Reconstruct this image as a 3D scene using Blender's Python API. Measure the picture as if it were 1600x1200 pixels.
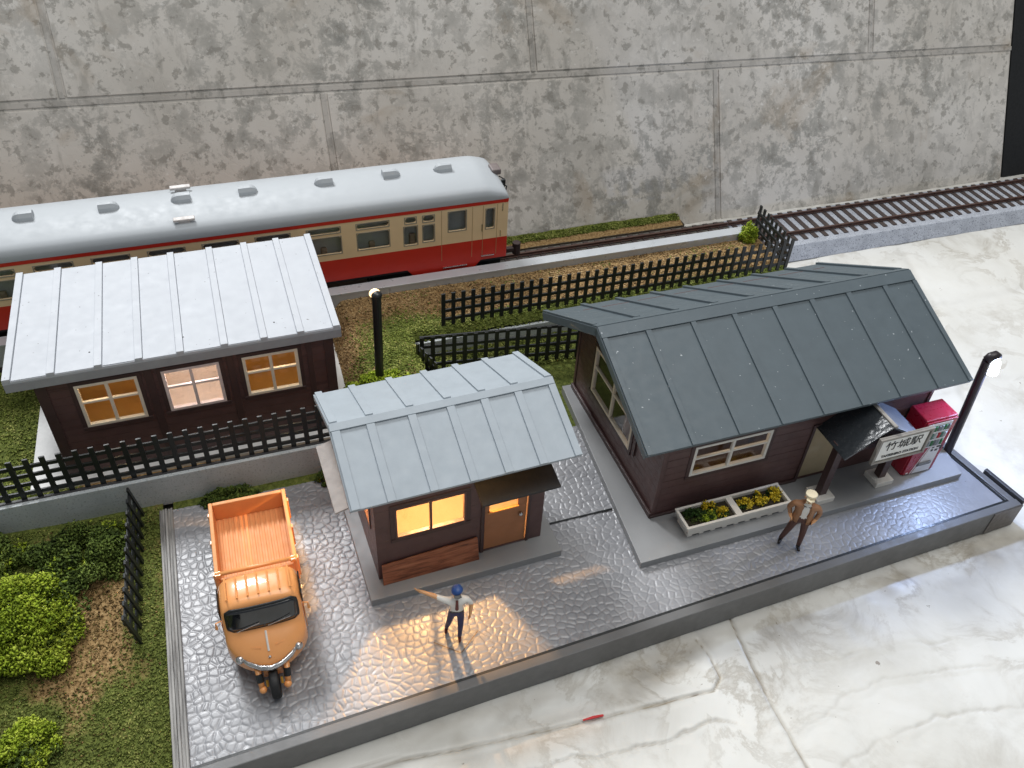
import bpy, bmesh, math, random
import numpy as np
from mathutils import Vector, Matrix
random.seed(7); rng = np.random.default_rng(7)
scn = bpy.context.scene
for o in list(bpy.data.objects): bpy.data.objects.remove(o)
col = scn.collection
scn.unit_settings.scale_length = 0.01          # one unit is one centimetre: a table-top model

# ------------------------------------------------------------------ camera
cam_d = bpy.data.cameras.new('camera'); cam = bpy.data.objects.new('camera', cam_d); col.objects.link(cam)
Rr = Vector((0.94558392, -0.32164147, 0.04917124)); Uu = Vector((0.17935564, 0.64132892, 0.74600855)); Ff = Vector((0.27148223, 0.69659455, -0.66411853))
m3 = Matrix((Rr, Uu, -Ff)).transposed()
cam.matrix_world = Matrix.Translation((-10.814, -14.773, 23.348)) @ m3.to_4x4()
cam_d.sensor_width = 36; cam_d.lens = 1363.08/1600*36; cam_d.clip_start = 0.5; cam_d.clip_end = 2000
scn.camera = cam

# ------------------------------------------------------------------ room light
w = bpy.data.worlds.new('World'); scn.world = w; w.use_nodes = True
bg = w.node_tree.nodes['Background']; bg.inputs[0].default_value = (0.86, 0.93, 1.0, 1); bg.inputs[1].default_value = 0.29
def area(name, loc, target, size, power, color, sy=None):
    d = bpy.data.lights.new(name, 'AREA'); d.energy = power; d.color = color; d.size = size
    if sy: d.shape = 'RECTANGLE'; d.size_y = sy
    o = bpy.data.objects.new(name, d); col.objects.link(o); o.location = loc
    o.rotation_euler = (Vector(target)-Vector(loc)).to_track_quat('-Z', 'Y').to_euler(); return o
area('key_lamp', (-26, 84, 92), (0, 5, 0), 26, 128000, (0.97, 0.985, 1.0))
area('ceiling_lamp', (14, -4, 112), (6, 8, 0), 70, 70000, (1.0, 0.97, 0.93))
scn.view_settings.view_transform = 'Standard'; scn.view_settings.look = 'None'
scn.view_settings.exposure = 0.0; scn.view_settings.gamma = 1.0
scn.render.engine = 'CYCLES'

# ------------------------------------------------------------------ materials
def srgb(r, g, b):
    f = lambda c: (c/255/12.92) if c/255 <= .04045 else ((c/255+.055)/1.055)**2.4
    return (f(r), f(g), f(b))
class NT:
    def __init__(s, name):
        s.m = bpy.data.materials.new(name); s.m.use_nodes = True; s.t = s.m.node_tree
        s.b = s.t.nodes['Principled BSDF']; s.out = s.t.nodes['Material Output']
    def n(s, typ, **kw):
        nd = s.t.nodes.new(typ)
        for k, v in kw.items(): setattr(nd, k, v)
        return nd
    def l(s, a, b): s.t.links.new(a, b)
    def coord(s, kind='Object', scale=(1, 1, 1)):
        c = s.n('ShaderNodeTexCoord'); mp = s.n('ShaderNodeMapping'); mp.inputs['Scale'].default_value = scale
        s.l(c.outputs[kind], mp.inputs[0]); return mp.outputs[0]
    def noise(s, vec, scale, detail=4, rough=.55, dist=0):
        t = s.n('ShaderNodeTexNoise'); t.inputs['Scale'].default_value = scale; t.inputs['Detail'].default_value = detail
        t.inputs['Roughness'].default_value = rough; t.inputs['Distortion'].default_value = dist
        if vec is not None: s.l(vec, t.inputs['Vector'])
        return t.outputs['Fac']
    def ramp(s, fac, stops, interp='LINEAR'):
        r = s.n('ShaderNodeValToRGB'); e = r.color_ramp; e.interpolation = interp
        while len(e.elements) < len(stops): e.elements.new(.5)
        for el, (p, c) in zip(e.elements, stops):
            el.position = p; el.color = (c, c, c, 1) if isinstance(c, (int, float)) else (*c, 1)
        s.l(fac, r.inputs[0]); return r.outputs[0]
    def mix(s, fac, a, b, mode='MIX'):
        x = s.n('ShaderNodeMix', data_type='RGBA', blend_type=mode)
        for sock, v in ((x.inputs[0], fac), (x.inputs[6], a), (x.inputs[7], b)):
            if isinstance(v, (int, float)): sock.default_value = v
            elif isinstance(v, tuple): sock.default_value = (*v, 1) if len(v) == 3 else v
            else: s.l(v, sock)
        return x.outputs[2]
    def bump(s, h, strength=.3, dist=.02):
        b = s.n('ShaderNodeBump'); b.inputs['Strength'].default_value = strength; b.inputs['Distance'].default_value = dist
        s.l(h, b.inputs['Height']); s.l(b.outputs[0], s.b.inputs['Normal'])
    def set(s, col=None, rough=None, metal=None, spec=None, coat=None):
        for k, v in (('Base Color', col), ('Roughness', rough), ('Metallic', metal), ('Specular IOR Level', spec), ('Coat Weight', coat)):
            if v is None: continue
            if isinstance(v, tuple): s.b.inputs[k].default_value = (*v, 1)
            elif isinstance(v, (int, float)): s.b.inputs[k].default_value = v
            else: s.l(v, s.b.inputs[k])
        return s
MATS = {}
def paint(name, c, rough=.5, var=.12, scale=3.0, bump=.08, bscale=30, metal=0, spec=.5, coat=0, wear=None):
    """hand-painted model surface: slight blotches, brush grain and tiny specks"""
    if name in MATS: return MATS[name]
    k = NT(name); v = k.coord()
    dark = tuple(x*(1-var) for x in c); light = tuple(min(1, x*(1+var)) for x in c)
    cc = k.ramp(k.noise(v, scale, 5), [(.3, dark), (.7, light)])
    if wear:
        sp = k.ramp(k.noise(v, 9, 2, .4), [(.752, 0.0), (.765, 1.0)]); cc = k.mix(sp, cc, wear)
    k.set(cc, k.ramp(k.noise(v, scale*2.3, 3), [(.3, max(.02, rough-.08)), (.7, min(1, rough+.1))]), metal, spec, coat)
    k.bump(k.noise(v, bscale, 4), bump, .03); MATS[name] = k.m; return k.m
def glass_mat(name, tint=(1, 1, 1), refl=.12, rough=.05):
    if name in MATS: return MATS[name]
    k = NT(name); tr = k.n('ShaderNodeBsdfTransparent'); tr.inputs[0].default_value = (*tint, 1)
    gl = k.n('ShaderNodeBsdfGlossy'); gl.inputs['Roughness'].default_value = rough
    fr = k.n('ShaderNodeLayerWeight'); fr.inputs[0].default_value = .5
    pw = k.n('ShaderNodeMath', operation='POWER'); pw.inputs[1].default_value = 4; k.l(fr.outputs['Facing'], pw.inputs[0])
    ad = k.n('ShaderNodeMath', operation='MULTIPLY_ADD'); ad.use_clamp = True; ad.inputs[1].default_value = .35; ad.inputs[2].default_value = refl*.4; k.l(pw.outputs[0], ad.inputs[0])
    mx = k.n('ShaderNodeMixShader'); k.l(ad.outputs[0], mx.inputs[0]); k.l(tr.outputs[0], mx.inputs[1]); k.l(gl.outputs[0], mx.inputs[2])
    k.l(mx.outputs[0], k.out.inputs[0]); MATS[name] = k.m; return k.m
def glow(name, c, strength):
    k = NT(name); k.b.inputs['Emission Color'].default_value = (*c, 1); k.b.inputs['Emission Strength'].default_value = strength
    k.set(c, .4); return k.m

BROWN = paint('brown paint', srgb(90, 66, 64), .42, .14, 2, .12, 40)
BROWN2 = paint('dark brown trim', srgb(70, 51, 50), .45, .1)
ROOFDK = paint('slate roof paint', srgb(82, 93, 99), .46, .06, 1.5, .10, 45, wear=srgb(170, 176, 180))
ROOFGR = paint('grey roof paint', srgb(158, 167, 174), .55, .05, 1.5, .10, 45)
ROOFWH = paint('pale roof paint', srgb(184, 188, 194), .6, .03, 1.2, .08, 50, wear=srgb(120, 120, 122))
FASCIA = paint('grey fascia paint', srgb(150, 152, 156), .5, .06)
SLAB = paint('grey slab card', srgb(142, 143, 144), .5, .05, 1.2, .1, 40)
WHITE = paint('white plastic', srgb(226, 222, 214), .45, .05)
CREAMFR = paint('cream window frame', srgb(230, 218, 198), .5, .06)
CREAM = paint('cream interior', srgb(236, 214, 170), .7, .04)
TAN = paint('tan door', srgb(172, 116, 78), .5, .08, 2)
BLACK = paint('black plastic', srgb(30, 33, 34), .38, .1)
DKGREY = paint('dark grey plastic', srgb(60, 60, 62), .5, .1)
METAL = paint('bright metal', srgb(205, 205, 205), .25, .05, metal=1.0)
ORANGE = paint('orange enamel', srgb(234, 162, 98), .34, .03, 2, .02, 30, coat=.3)
ORANGEM = paint('orange bed paint', srgb(226, 156, 98), .6, .04, 2, .04, 30)
RUBBER = paint('black rubber', srgb(26, 26, 27), .6, .1)
TRAINCREAM = paint('train cream', srgb(230, 202, 160), .42, .03, 1.5, .03)
TRAINRED = paint('train vermilion', srgb(196, 44, 30), .4, .04, 1.5, .03)
TRAINROOF = paint('train roof silver', srgb(170, 175, 179), .55, .01, 1, .04)
BASEGREY = paint('frame grey paint', srgb(104, 104, 104), .45, .08, 1.2, .15, 20)
GLASS = glass_mat('clear pane'); GLASSDK = glass_mat('smoked pane', (.84, .86, .87), .10)

def leather():
    k = NT('silver embossed leatherette'); v = k.coord()
    c = k.ramp(k.noise(v, .5, 5), [(.3, srgb(122, 123, 127)), (.7, srgb(150, 151, 155))])
    sp = k.ramp(k.noise(v, 7, 2, .5), [(.74, 0.0), (.77, 1.0)]); c = k.mix(sp, c, srgb(60, 56, 52))
    k.set(c, k.ramp(k.noise(v, 1.4, 4), [(.3, .33), (.7, .46)]), .0, .8); k.bump(k.noise(v, 22, 4), .12, .02); return k.m
def marble():
    k = NT('white marble sheet'); v = k.coord()
    n1 = k.noise(v, .16, 8, .62, .5); n2 = k.noise(v, .42, 9, .66, .5); n3 = k.noise(v, 1.6, 6, .6)
    base = k.ramp(n1, [(.32, srgb(200, 198, 190)), (.46, srgb(214, 213, 207)), (.66, srgb(222, 222, 218))])
    vein = k.ramp(n2, [(.452, 0.0), (.492, .55), (.505, .38), (.55, .10), (.60, 0.0)])
    msk = k.ramp(k.noise(v, .13, 4, .55, .3), [(.44, .04), (.60, 1.0)])
    mm = k.mix(1.0, vein, msk, 'MULTIPLY'); c = k.mix(mm, base, srgb(146, 136, 118))
    sm = k.ramp(k.noise(v, .30, 7, .7, .2), [(.56, 0.0), (.72, .55)]); c = k.mix(sm, c, srgb(176, 171, 160))
    fl = k.ramp(k.noise(v, 3.4, 3, .5), [(.745, 0.0), (.76, .8)]); c = k.mix(fl, c, srgb(130, 120, 108))
    at = k.n('ShaderNodeAttribute', attribute_name='dirt_shade'); c = k.mix(at.outputs['Fac'], c, k.ramp(n3, [(.35, srgb(104, 90, 70)), (.65, srgb(150, 138, 116))]))
    k.set(c, k.ramp(n2, [(.3, .30), (.7, .48)])); k.bump(k.mix(.5, n3, n2), .22, .08); return k.m
def stone(f=1.0):
    k = NT('mottled stone print'); v = k.coord()
    c = k.ramp(k.noise(v, .13, 4, .5), [(.35, srgb(212, 209, 204)), (.65, srgb(194, 189, 181))])
    bl = k.ramp(k.noise(v, .8, 10, .74, .25), [(.487, 0.0), (.532, .55), (.64, .9)]); big = k.ramp(k.noise(v, .17, 3, .5), [(.36, .18), (.62, 1.0)])
    c = k.mix(k.mix(1.0, bl, big, 'MULTIPLY'), c, srgb(126, 126, 121))
    b3 = k.ramp(k.noise(v, 1.9, 7, .66, .2), [(.55, 0.0), (.60, .65)]); c = k.mix(b3, c, srgb(138, 135, 128))
    br = k.ramp(k.noise(v, .24, 5, .6, .8), [(.60, 0.0), (.70, .42)]); c = k.mix(br, c, srgb(156, 138, 114))
    wh = k.ramp(k.noise(v, 3.2, 4, .6), [(.62, 0.0), (.70, .5)]); c = k.mix(wh, c, srgb(228, 226, 222))
    lg = k.ramp(k.noise(v, .09, 5, .6, .4), [(.36, (.90, .885, .86)), (.60, (1.10, 1.09, 1.08))]); c = k.mix(1.0, c, lg, 'MULTIPLY')
    st = k.coord(scale=(1.0, 1.0, .35)); sk_ = k.ramp(k.noise(st, 1.1, 6, .68), [(.56, 0.0), (.66, .5)]); c = k.mix(sk_, c, srgb(150, 146, 138))
    if f != 1: c = k.mix(1.0, c, (f, f, f), 'MULTIPLY')
    cr = k.ramp(k.noise(v, .55, 5, .6, .6), [(.485, 1.0), (.5, 0.0), (.515, 1.0)])
    k.set(c, .45, 0, .4); k.bump(k.mix(.3, k.noise(v, 2.2, 6, .6), cr), .22, .08); return k.m
def woodstrip():
    k = NT('weathered grey wood'); v = k.coord(scale=(7, .35, 7))
    c = k.ramp(k.noise(v, 1.6, 6, .6, .3), [(.32, srgb(70, 68, 66)), (.5, srgb(132, 130, 127)), (.72, srgb(164, 162, 158))])
    k.set(c, .5); k.bump(k.noise(v, 1.6, 6, .6, .3), .5, .05); return k.m
def plankwood():
    k = NT('red brown wood grain'); v = k.coord(scale=(.9, 3, 9))
    c = k.ramp(k.noise(v, 1.3, 6, .65, .5), [(.32, srgb(84, 44, 28)), (.5, srgb(146, 86, 58)), (.72, srgb(176, 116, 84))])
    k.set(c, .45); k.bump(k.noise(v, 2, 5), .15, .02); return k.m
def terrain_mat():
    k = NT('scenic soil and turf'); v = k.coord()
    at = k.n('ShaderNodeAttribute', attribute_name='turf')
    soil = k.ramp(k.noise(v, 9, 5, .7), [(.3, srgb(92, 70, 44)), (.5, srgb(150, 122, 82)), (.72, srgb(190, 164, 120))])
    turf = k.ramp(k.noise(v, 8, 5, .7), [(.3, srgb(54, 62, 26)), (.55, srgb(98, 108, 50)), (.75, srgb(138, 140, 78))])
    f = k.ramp(k.mix(.35, at.outputs['Color'], k.noise(v, 3.5, 5, .7)), [(.40, 0.0), (.58, 1.0)])
    k.set(k.mix(f, soil, turf), .9, 0, .2); k.bump(k.noise(v, 14, 4, .7), .8, .06); return k.m
def chip_mat(name, stops, sc=6):
    k = NT(name); v = k.coord()
    a = k.noise(v, sc, 2, .5); b = k.noise(v, 1.1, 3, .5)
    k.set(k.ramp(k.mix(.45, a, b), stops), .85, 0, .25); return k.m
def speckle(name, base, dk, lt):
    k = NT(name); v = k.coord()
    c = k.mix(k.ramp(k.noise(v, 14, 3, .6), [(.57, 0.0), (.62, 1.0)]), base, dk); c = k.mix(k.ramp(k.noise(v, 19, 3, .6), [(.62, 0.0), (.66, 1.0)]), c, lt)
    c = k.mix(k.ramp(k.noise(v, 1.2, 4), [(.4, 0.0), (.7, .4)]), c, dk)
    k.set(c, .8); k.bump(k.noise(v, 16, 3, .6), .5, .04); return k.m
LEATHER = leather(); MARBLE = marble(); STONE = stone(); GROUT = stone(.80); WOODSTRIP = woodstrip(); PLANK = plankwood(); TERRAIN = terrain_mat()
GRAVEL = chip_mat('gravel chips', [(.32, srgb(104, 80, 52)), (.5, srgb(170, 140, 98)), (.66, srgb(216, 190, 146))], 9)
TURF = chip_mat('turf flock', [(.34, srgb(66, 78, 28)), (.5, srgb(120, 132, 58)), (.66, srgb(172, 172, 102))], 9)
BUSHLT = chip_mat('bright foam foliage', [(.34, srgb(92, 114, 26)), (.5, srgb(146, 166, 44)), (.66, srgb(190, 202, 82))], 5)
BUSHDK = chip_mat('dark foam foliage', [(.34, srgb(44, 58, 22)), (.5, srgb(84, 102, 42)), (.66, srgb(122, 138, 66))], 5)
YELLOW = chip_mat('yellow foam blossom', [(.34, srgb(170, 140, 20)), (.5, srgb(222, 196, 50)), (.66, srgb(236, 220, 96))], 9)
LEAFDK = chip_mat('planter leaves', [(.34, srgb(22, 40, 16)), (.5, srgb(48, 74, 30)), (.66, srgb(84, 108, 46))], 9)
CONC = speckle('grey cast wall print', srgb(184, 190, 192), srgb(152, 158, 160), srgb(206, 210, 210))
BALLAST = speckle('grey track bed', srgb(178, 183, 192), srgb(118, 122, 132), srgb(212, 216, 222))
BALLASTDK = speckle('dark track bed', srgb(104, 100, 94), srgb(52, 50, 47), srgb(150, 146, 138))
SLEEPER = paint('brown sleeper', srgb(70, 60, 57), .6, .15); RAIL = paint('rail', srgb(96, 72, 64), .38, .12, metal=.3)
ALU = paint('aluminium strip', srgb(190, 194, 198), .32, .06, 1.2, .05, 60, metal=.25)

# ------------------------------------------------------------------ mesh helpers
class MB:
    def __init__(s): s.v = []; s.f = []
    def add(s, vs, fs):
        k = len(s.v); s.v += [tuple(p) for p in vs]; s.f += [tuple(i+k for i in f) for f in fs]; return s
    def box(s, x0, x1, y0, y1, z0, z1):
        return s.add([(x, y, z) for z in (z0, z1) for y in (y0, y1) for x in (x0, x1)],
                     [(0, 2, 3, 1), (4, 5, 7, 6), (0, 1, 5, 4), (2, 6, 7, 3), (0, 4, 6, 2), (1, 3, 7, 5)])
    def obox(s, O, U, V, N, u0, u1, v0, v1, n0, n1):
        O, U, V, N = map(Vector, (O, U, V, N))
        pts = [O+U*u+V*v+N*n for n in (n0, n1) for v in (v0, v1) for u in (u0, u1)]
        return s.add(pts, [(0, 2, 3, 1), (4, 5, 7, 6), (0, 1, 5, 4), (2, 6, 7, 3), (0, 4, 6, 2), (1, 3, 7, 5)])
    def prism(s, poly, d):
        n = len(poly); a = [Vector(p) for p in poly]; b = [p+Vector(d) for p in a]
        return s.add(a+b, [tuple(range(n))[::-1], tuple(range(n, 2*n))]+[(i, (i+1) % n, n+(i+1) % n, n+i) for i in range(n)])
    def tube(s, path, r, n=10, cap=True):
        path = [Vector(p) for p in path]; rs = r if isinstance(r, (list, tuple)) else [r]*len(path)
        vs = []; fs = []; prev = None
        for i, p in enumerate(path):
            t = (path[min(i+1, len(path)-1)]-path[max(i-1, 0)]).normalized()
            a = Vector((0, 0, 1)) if abs(t.z) < .9 else Vector((1, 0, 0))
            if prev is not None: a = prev
            u = (a-t*a.dot(t)).normalized(); prev = u; v = t.cross(u)
            vs += [p+(u*math.cos(2*math.pi*k/n)+v*math.sin(2*math.pi*k/n))*rs[i] for k in range(n)]
        for i in range(len(path)-1):
            for k in range(n): fs.append((i*n+k, i*n+(k+1) % n, (i+1)*n+(k+1) % n, (i+1)*n+k))
        if cap: fs += [tuple(range(n))[::-1], tuple(range((len(path)-1)*n, len(path)*n))]
        return s.add(vs, fs)
    def grid(s, rows):
        n = len(rows[0]); vs = [p for r in rows for p in r]
        return s.add(vs, [(i*n+j, i*n+j+1, (i+1)*n+j+1, (i+1)*n+j) for i in range(len(rows)-1) for j in range(n-1)])
    def ball(s, c, r, nu=12, nv=8, sc=(1, 1, 1)):
        vs = [(c[0], c[1], c[2]-r*sc[2])]; fs = []
        for i in range(1, nv):
            th = math.pi*i/nv-math.pi/2
            vs += [(c[0]+r*sc[0]*math.cos(th)*math.cos(2*math.pi*k/nu), c[1]+r*sc[1]*math.cos(th)*math.sin(2*math.pi*k/nu), c[2]+r*sc[2]*math.sin(th)) for k in range(nu)]
        vs.append((c[0], c[1], c[2]+r*sc[2])); L = len(vs)-1
        for k in range(nu):
            fs.append((0, 1+(k+1) % nu, 1+k)); fs.append((L, L-nu+k, L-nu+(k+1) % nu))
        for i in range(nv-2):
            for k in range(nu): fs.append((1+i*nu+k, 1+i*nu+(k+1) % nu, 1+(i+1)*nu+(k+1) % nu, 1+(i+1)*nu+k))
        return s.add(vs, fs)
    def build(s, name, m, parent=None, bevel=0, smooth=False, seg=2):
        me = bpy.data.meshes.new(name); me.from_pydata(s.v, [], s.f); me.update()
        bm = bmesh.new(); bm.from_mesh(me); bmesh.ops.recalc_face_normals(bm, faces=bm.faces); bm.to_mesh(me); bm.free()
        me.materials.append(m)
        if smooth:
            for p in me.polygons: p.use_smooth = True
        o = bpy.data.objects.new(name, me); col.objects.link(o)
        if parent is not None: o.parent = parent
        if bevel:
            b = o.modifiers.new('bevel', 'BEVEL'); b.width = bevel; b.segments = seg; b.limit_method = 'ANGLE'; b.angle_limit = math.radians(40)
        return o
def box(name, m, parent, *a, bevel=0): return MB().box(*a).build(name, m, parent, bevel)
def tag(o, label, cat, group=None, kind=None):
    if label: o['label'] = label
    if cat: o['category'] = cat
    if group: o['group'] = group
    if kind: o['kind'] = kind
    return o
def thing(name, label, cat, loc=(0, 0, 0), rz=0, group=None):
    o = bpy.data.objects.new(name, None); col.objects.link(o); o.location = loc; o.rotation_euler = (0, 0, rz); o.empty_display_size = .3
    return tag(o, label, cat, group)
def inst(src, parent, loc=(0, 0, 0), rot=None, name=None):
    c = src.copy(); col.objects.link(c); c.parent = parent; c.location = loc
    if rot: c.rotation_euler = rot
    return c
def np_mesh(name, V, F, m, parent=None, attrs=None, smooth=True):
    me = bpy.data.meshes.new(name); V = np.asarray(V, np.float32); F = np.asarray(F, np.int32)
    me.vertices.add(len(V)); me.vertices.foreach_set('co', V.ravel())
    k = F.shape[1]; me.loops.add(F.size); me.loops.foreach_set('vertex_index', F.ravel())
    me.polygons.add(len(F)); me.polygons.foreach_set('loop_start', np.arange(0, F.size, k, dtype=np.int32))
    me.polygons.foreach_set('loop_total', np.full(len(F), k, np.int32))
    me.update(calc_edges=True)
    if smooth: me.polygons.foreach_set('use_smooth', np.ones(len(F), bool))
    for an, av in (attrs or {}).items():
        a = me.attributes.new(an, 'FLOAT', 'POINT'); a.data.foreach_set('value', np.asarray(av, np.float32))
    me.materials.append(m); me.validate()
    o = bpy.data.objects.new(name, me); col.objects.link(o)
    if parent is not None: o.parent = parent
    return o
def gridF(ny, nx):
    i = np.arange(ny-1)[:, None]; j = np.arange(nx-1)[None]; a = (i*nx+j).ravel()
    return np.stack([a, a+1, a+nx+1, a+nx], 1)
def vnoise(x, y, seed=0):
    """smooth value noise"""
    r = np.random.default_rng(seed); T = r.random((256, 256))
    xi = np.floor(x).astype(int); yi = np.floor(y).astype(int); fx = x-xi; fy = y-yi
    fx = fx*fx*(3-2*fx); fy = fy*fy*(3-2*fy); g = lambda a, b: T[a % 256, b % 256]
    return (g(xi, yi)*(1-fx)+g(xi+1, yi)*fx)*(1-fy)+(g(xi, yi+1)*(1-fx)+g(xi+1, yi+1)*fx)*fy
def fbm(x, y, seed=0, o=4):
    return sum(vnoise(x*2**k, y*2**k, seed+k)*.5**k for k in range(o))/sum(.5**k for k in range(o))
def chips(name, P, size, m, flat=.6, parent=None, blade=False):
    """many small irregular crumbs (tetrahedra) as one mesh"""
    n = len(P); P = np.asarray(P); s = (size*(.5+rng.random(n)))[:, None]
    V = np.empty((n, 4, 3))
    for k in range(4):
        d = rng.normal(size=(n, 3)); d /= np.linalg.norm(d, axis=1)[:, None]; d[:, 2] *= flat; V[:, k] = P+d*s
    b = np.arange(n)[:, None]*4; F = np.concatenate([b+np.array(t) for t in ((0, 1, 2), (0, 3, 1), (0, 2, 3), (1, 3, 2))])
    return np_mesh(name, V.reshape(-1, 3), F, m, parent, smooth=False)

# ================================================================== SETTING
# ---- tabletop: embossed marble sheet
def marble_sheet():
    xs = np.concatenate([np.linspace(-70, -9, 30), np.arange(-8.95, 13, .05), np.arange(13, 20, .1), np.arange(20, 40, .18), np.linspace(40.5, 90, 25)])
    ys = np.concatenate([np.linspace(-60, -12, 24), np.arange(-11.95, -9, .1), np.arange(-9, -.6, .05), np.arange(-.6, 4, .12), np.arange(4, 22, .18), np.linspace(22.5, 40, 10)])
    X, Y = np.meshgrid(xs, ys); near = ((X > -9) & (X < 40) & (Y > -12) & (Y < 22)).astype(float)
    z = .16*(fbm(X*.35, Y*.35, 3)-.5)*near; dirt_shade = np.zeros_like(X)
    wob = .22*(fbm(X*.7, Y*.7, 11)-.5)
    Xw = X+.9*(fbm(X*.45, Y*.45, 61)-.5)+.22*(fbm(X*2.2, Y*2.2, 62)-.5); Yw = Y+.9*(fbm(X*.45, Y*.45, 63)-.5)+.22*(fbm(X*2.2, Y*2.2, 64)-.5); fade = np.clip(2.4*fbm(X*.6, Y*.6, 65)-.55, .12, 1)
    def seam(pts, width, depth, dk, step=0):
        nonlocal z, dirt_shade
        soft = dk < .6; XX, YY, fd = (Xw, Yw, fade) if soft else (X+.25*(Xw-X), Y+.25*(Yw-Y), 1.0)
        best = np.full(X.shape, 9e9); side = np.zeros_like(X)
        for (x0, y0), (x1, y1) in zip(pts[:-1], pts[1:]):
            dx, dy = x1-x0, y1-y0; L = math.hypot(dx, dy); t = np.clip(((XX-x0)*dx+(YY-y0)*dy)/L**2, 0, 1)
            d = np.hypot(XX-x0-t*dx, YY-y0-t*dy); sg = ((XX-x0)*dy-(YY-y0)*dx)/L
            side = np.where(d < best, sg, side); best = np.minimum(best, d)
        best2 = np.abs(best+wob*.25); z -= depth*fd*np.exp(-(best2/width)**1.0)
        dirt_shade = np.maximum(dirt_shade, dk*fd*np.exp(-(best2/(width*.8))**1.4)*(0.3+1.1*fbm(X*2, Y*2, 21)))
        if step: z -= step*np.clip(side/.25, 0, 1)*np.exp(-(best/1.3)**2)
    seam([(2.55, -.5), (2.3, -2.6), (2.05, -5.2), (1.9, -8.5), (1.7, -14)], .045, .10, 1.0)
    seam([(11.3, -1.0), (11.45, -2.5), (11.6, -4.0), (12.3, -5.3), (14.5, -5.8)], .06, .07, .55)
    seam([(-12, -3.2), (-5.79, -3.75), (-1.5, -4.05), (.6, -4.25), (.98, -3.9), (1.02, -3.1), (.9, -2.4)], .045, .10, 1.0, .05)
    seam([(-9, -4.3), (-5.9, -4.75), (-2, -5.1), (.8, -5.35)], .05, .08, .5, .06)
    seam([(2.2, -5.9), (4, -5.8), (6, -5.5), (9, -6.1), (14, -6.8)], .05, .06, .35, .04)
    seam([(2.4, -4.0), (4.5, -4.35), (6.7, -4.6), (9.0, -4.9), (12, -5.4)], .05, .05, .25, .03)
    seam([(2.8, -7.4), (6, -7.1), (9, -7.6), (13, -8.0)], .05, .06, .35, .04)
    seam([(14.8, 1), (17, 3.6), (19, 7), (21, 11), (22.5, 15.5)], .16, .08, .18)
    seam([(16.2, 5.3), (20, 5.5), (26, 4.6), (34, 4)], .14, .07, .2, .05)
    seam([(21, 11), (25, 10.7), (30, 11.3), (36, 10.5)], .14, .07, .16, .05)
    fy = -1.6-.046*(14.4-X); vein_shadow = np.exp(-((Y-fy+.7)/.75)**2)*np.clip((fbm(X*.55, Y*.9, 51)-.40)*3.2, 0, 1)*(X < 16)*.62  # brown veining along the frame front, with the frame's shadow painted in
    dirt_shade = np.maximum(dirt_shade, vein_shadow)
    V = np.stack([X, Y, -1.05+z], -1).reshape(-1, 3)
    o = np_mesh('tabletop', V, gridF(len(ys), len(xs)), MARBLE, attrs={'dirt_shade': np.clip(dirt_shade, 0, 1).ravel()}); o['kind'] = 'structure'
marble_sheet()

# ---- leaning stone-print backdrop, block by block
wall = thing('backdrop_wall', 'tall grey mottled stone-block backdrop leaning behind the track and railcar', 'wall', (0, 20.62, -1.03)); wall.rotation_euler = (-math.radians(25), 0, 0)
def seam_y(x): return 8.30-.0272*x
XR = 33.9
MB().add([(-45, 0, -.1), (XR-.05, 0, -.1), (XR-.05, 0, 17.5), (-45, 0, 17.5), (-45, .6, -.1), (XR-.05, .6, -.1), (XR-.05, .6, 17.5), (-45, .6, 17.5)],
         [(0, 1, 2, 3), (7, 6, 5, 4), (0, 4, 5, 1), (1, 5, 6, 2), (2, 6, 7, 3), (3, 7, 4, 0)]).build('backing_board', STONE, wall)
def block(x0, x1, lo, hi):
    g = .19; a, b = x0+g, x1-g; p = [(a, lo(a)), (b, lo(b)), (b, hi(b)), (a, hi(a))]
    MB().prism([(x, .03, z) for x, z in p], (0, -.10, 0)).build('stone_block', STONE, wall, .02)
def grout(x0, z0, x1, z1, wd=.12):
    d = Vector((x1-x0, 0, z1-z0)); L = d.length; d.normalize(); n = Vector((-d.z, 0, d.x))
    MB().obox((x0, 0, z0), d, n, (0, -1, 0), 0, L, -wd, wd, -.03, .045)  .build('grout_strip', GROUT, wall, .015)
lowb = lambda x: -.05; lo2 = lambda x: seam_y(x)+.22; hi1 = lambda x: seam_y(x)-.22; top = lambda x: seam_y(x)+8.0; lo3 = lambda x: seam_y(x)+8.44; top3 = lambda x: 17.4
for x0 in (-25.95, -5.82, 14.38): block(x0, min(x0+20.15, XR), lowb, hi1)
for x0, x1 in ((-36.7, -16.55), (-16.55, 4.4), (4.4, 24.0), (24.0, XR)): block(x0, x1, lo2, top)
for x0 in (-25.95, -5.82, 14.38): block(x0, min(x0+20.15, XR), lo3, top3)
grout(-45, seam_y(-45), XR-.02, seam_y(XR)); grout(-45, seam_y(-45)+8.22, XR-.02, seam_y(XR)+8.22)
for x_ in (-25.95, -5.82, 14.38): grout(x_, -.05, x_, hi1(x_)+.02); grout(x_, lo3(x_)-.02, x_, 17.3)
for x_ in (-16.55, 4.4, 24.0): grout(x_, lo2(x_)-.02, x_, top(x_)+.02)
bp = thing('black_panel', 'plain black panel leaning beyond the right end of stone backdrop', 'panel', (0, 20.62, -1.03)); bp.rotation_euler = (-math.radians(25), 0, 0)
box('board', paint('matt black', srgb(16, 17, 19), .6), bp, XR+.12, 75, .05, .6, 0, 24, bevel=.05); box('foot', paint('matt black', srgb(16, 17, 19), .6), bp, XR+.3, 75, .62, 1.4, .2, .8, bevel=.05)

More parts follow.
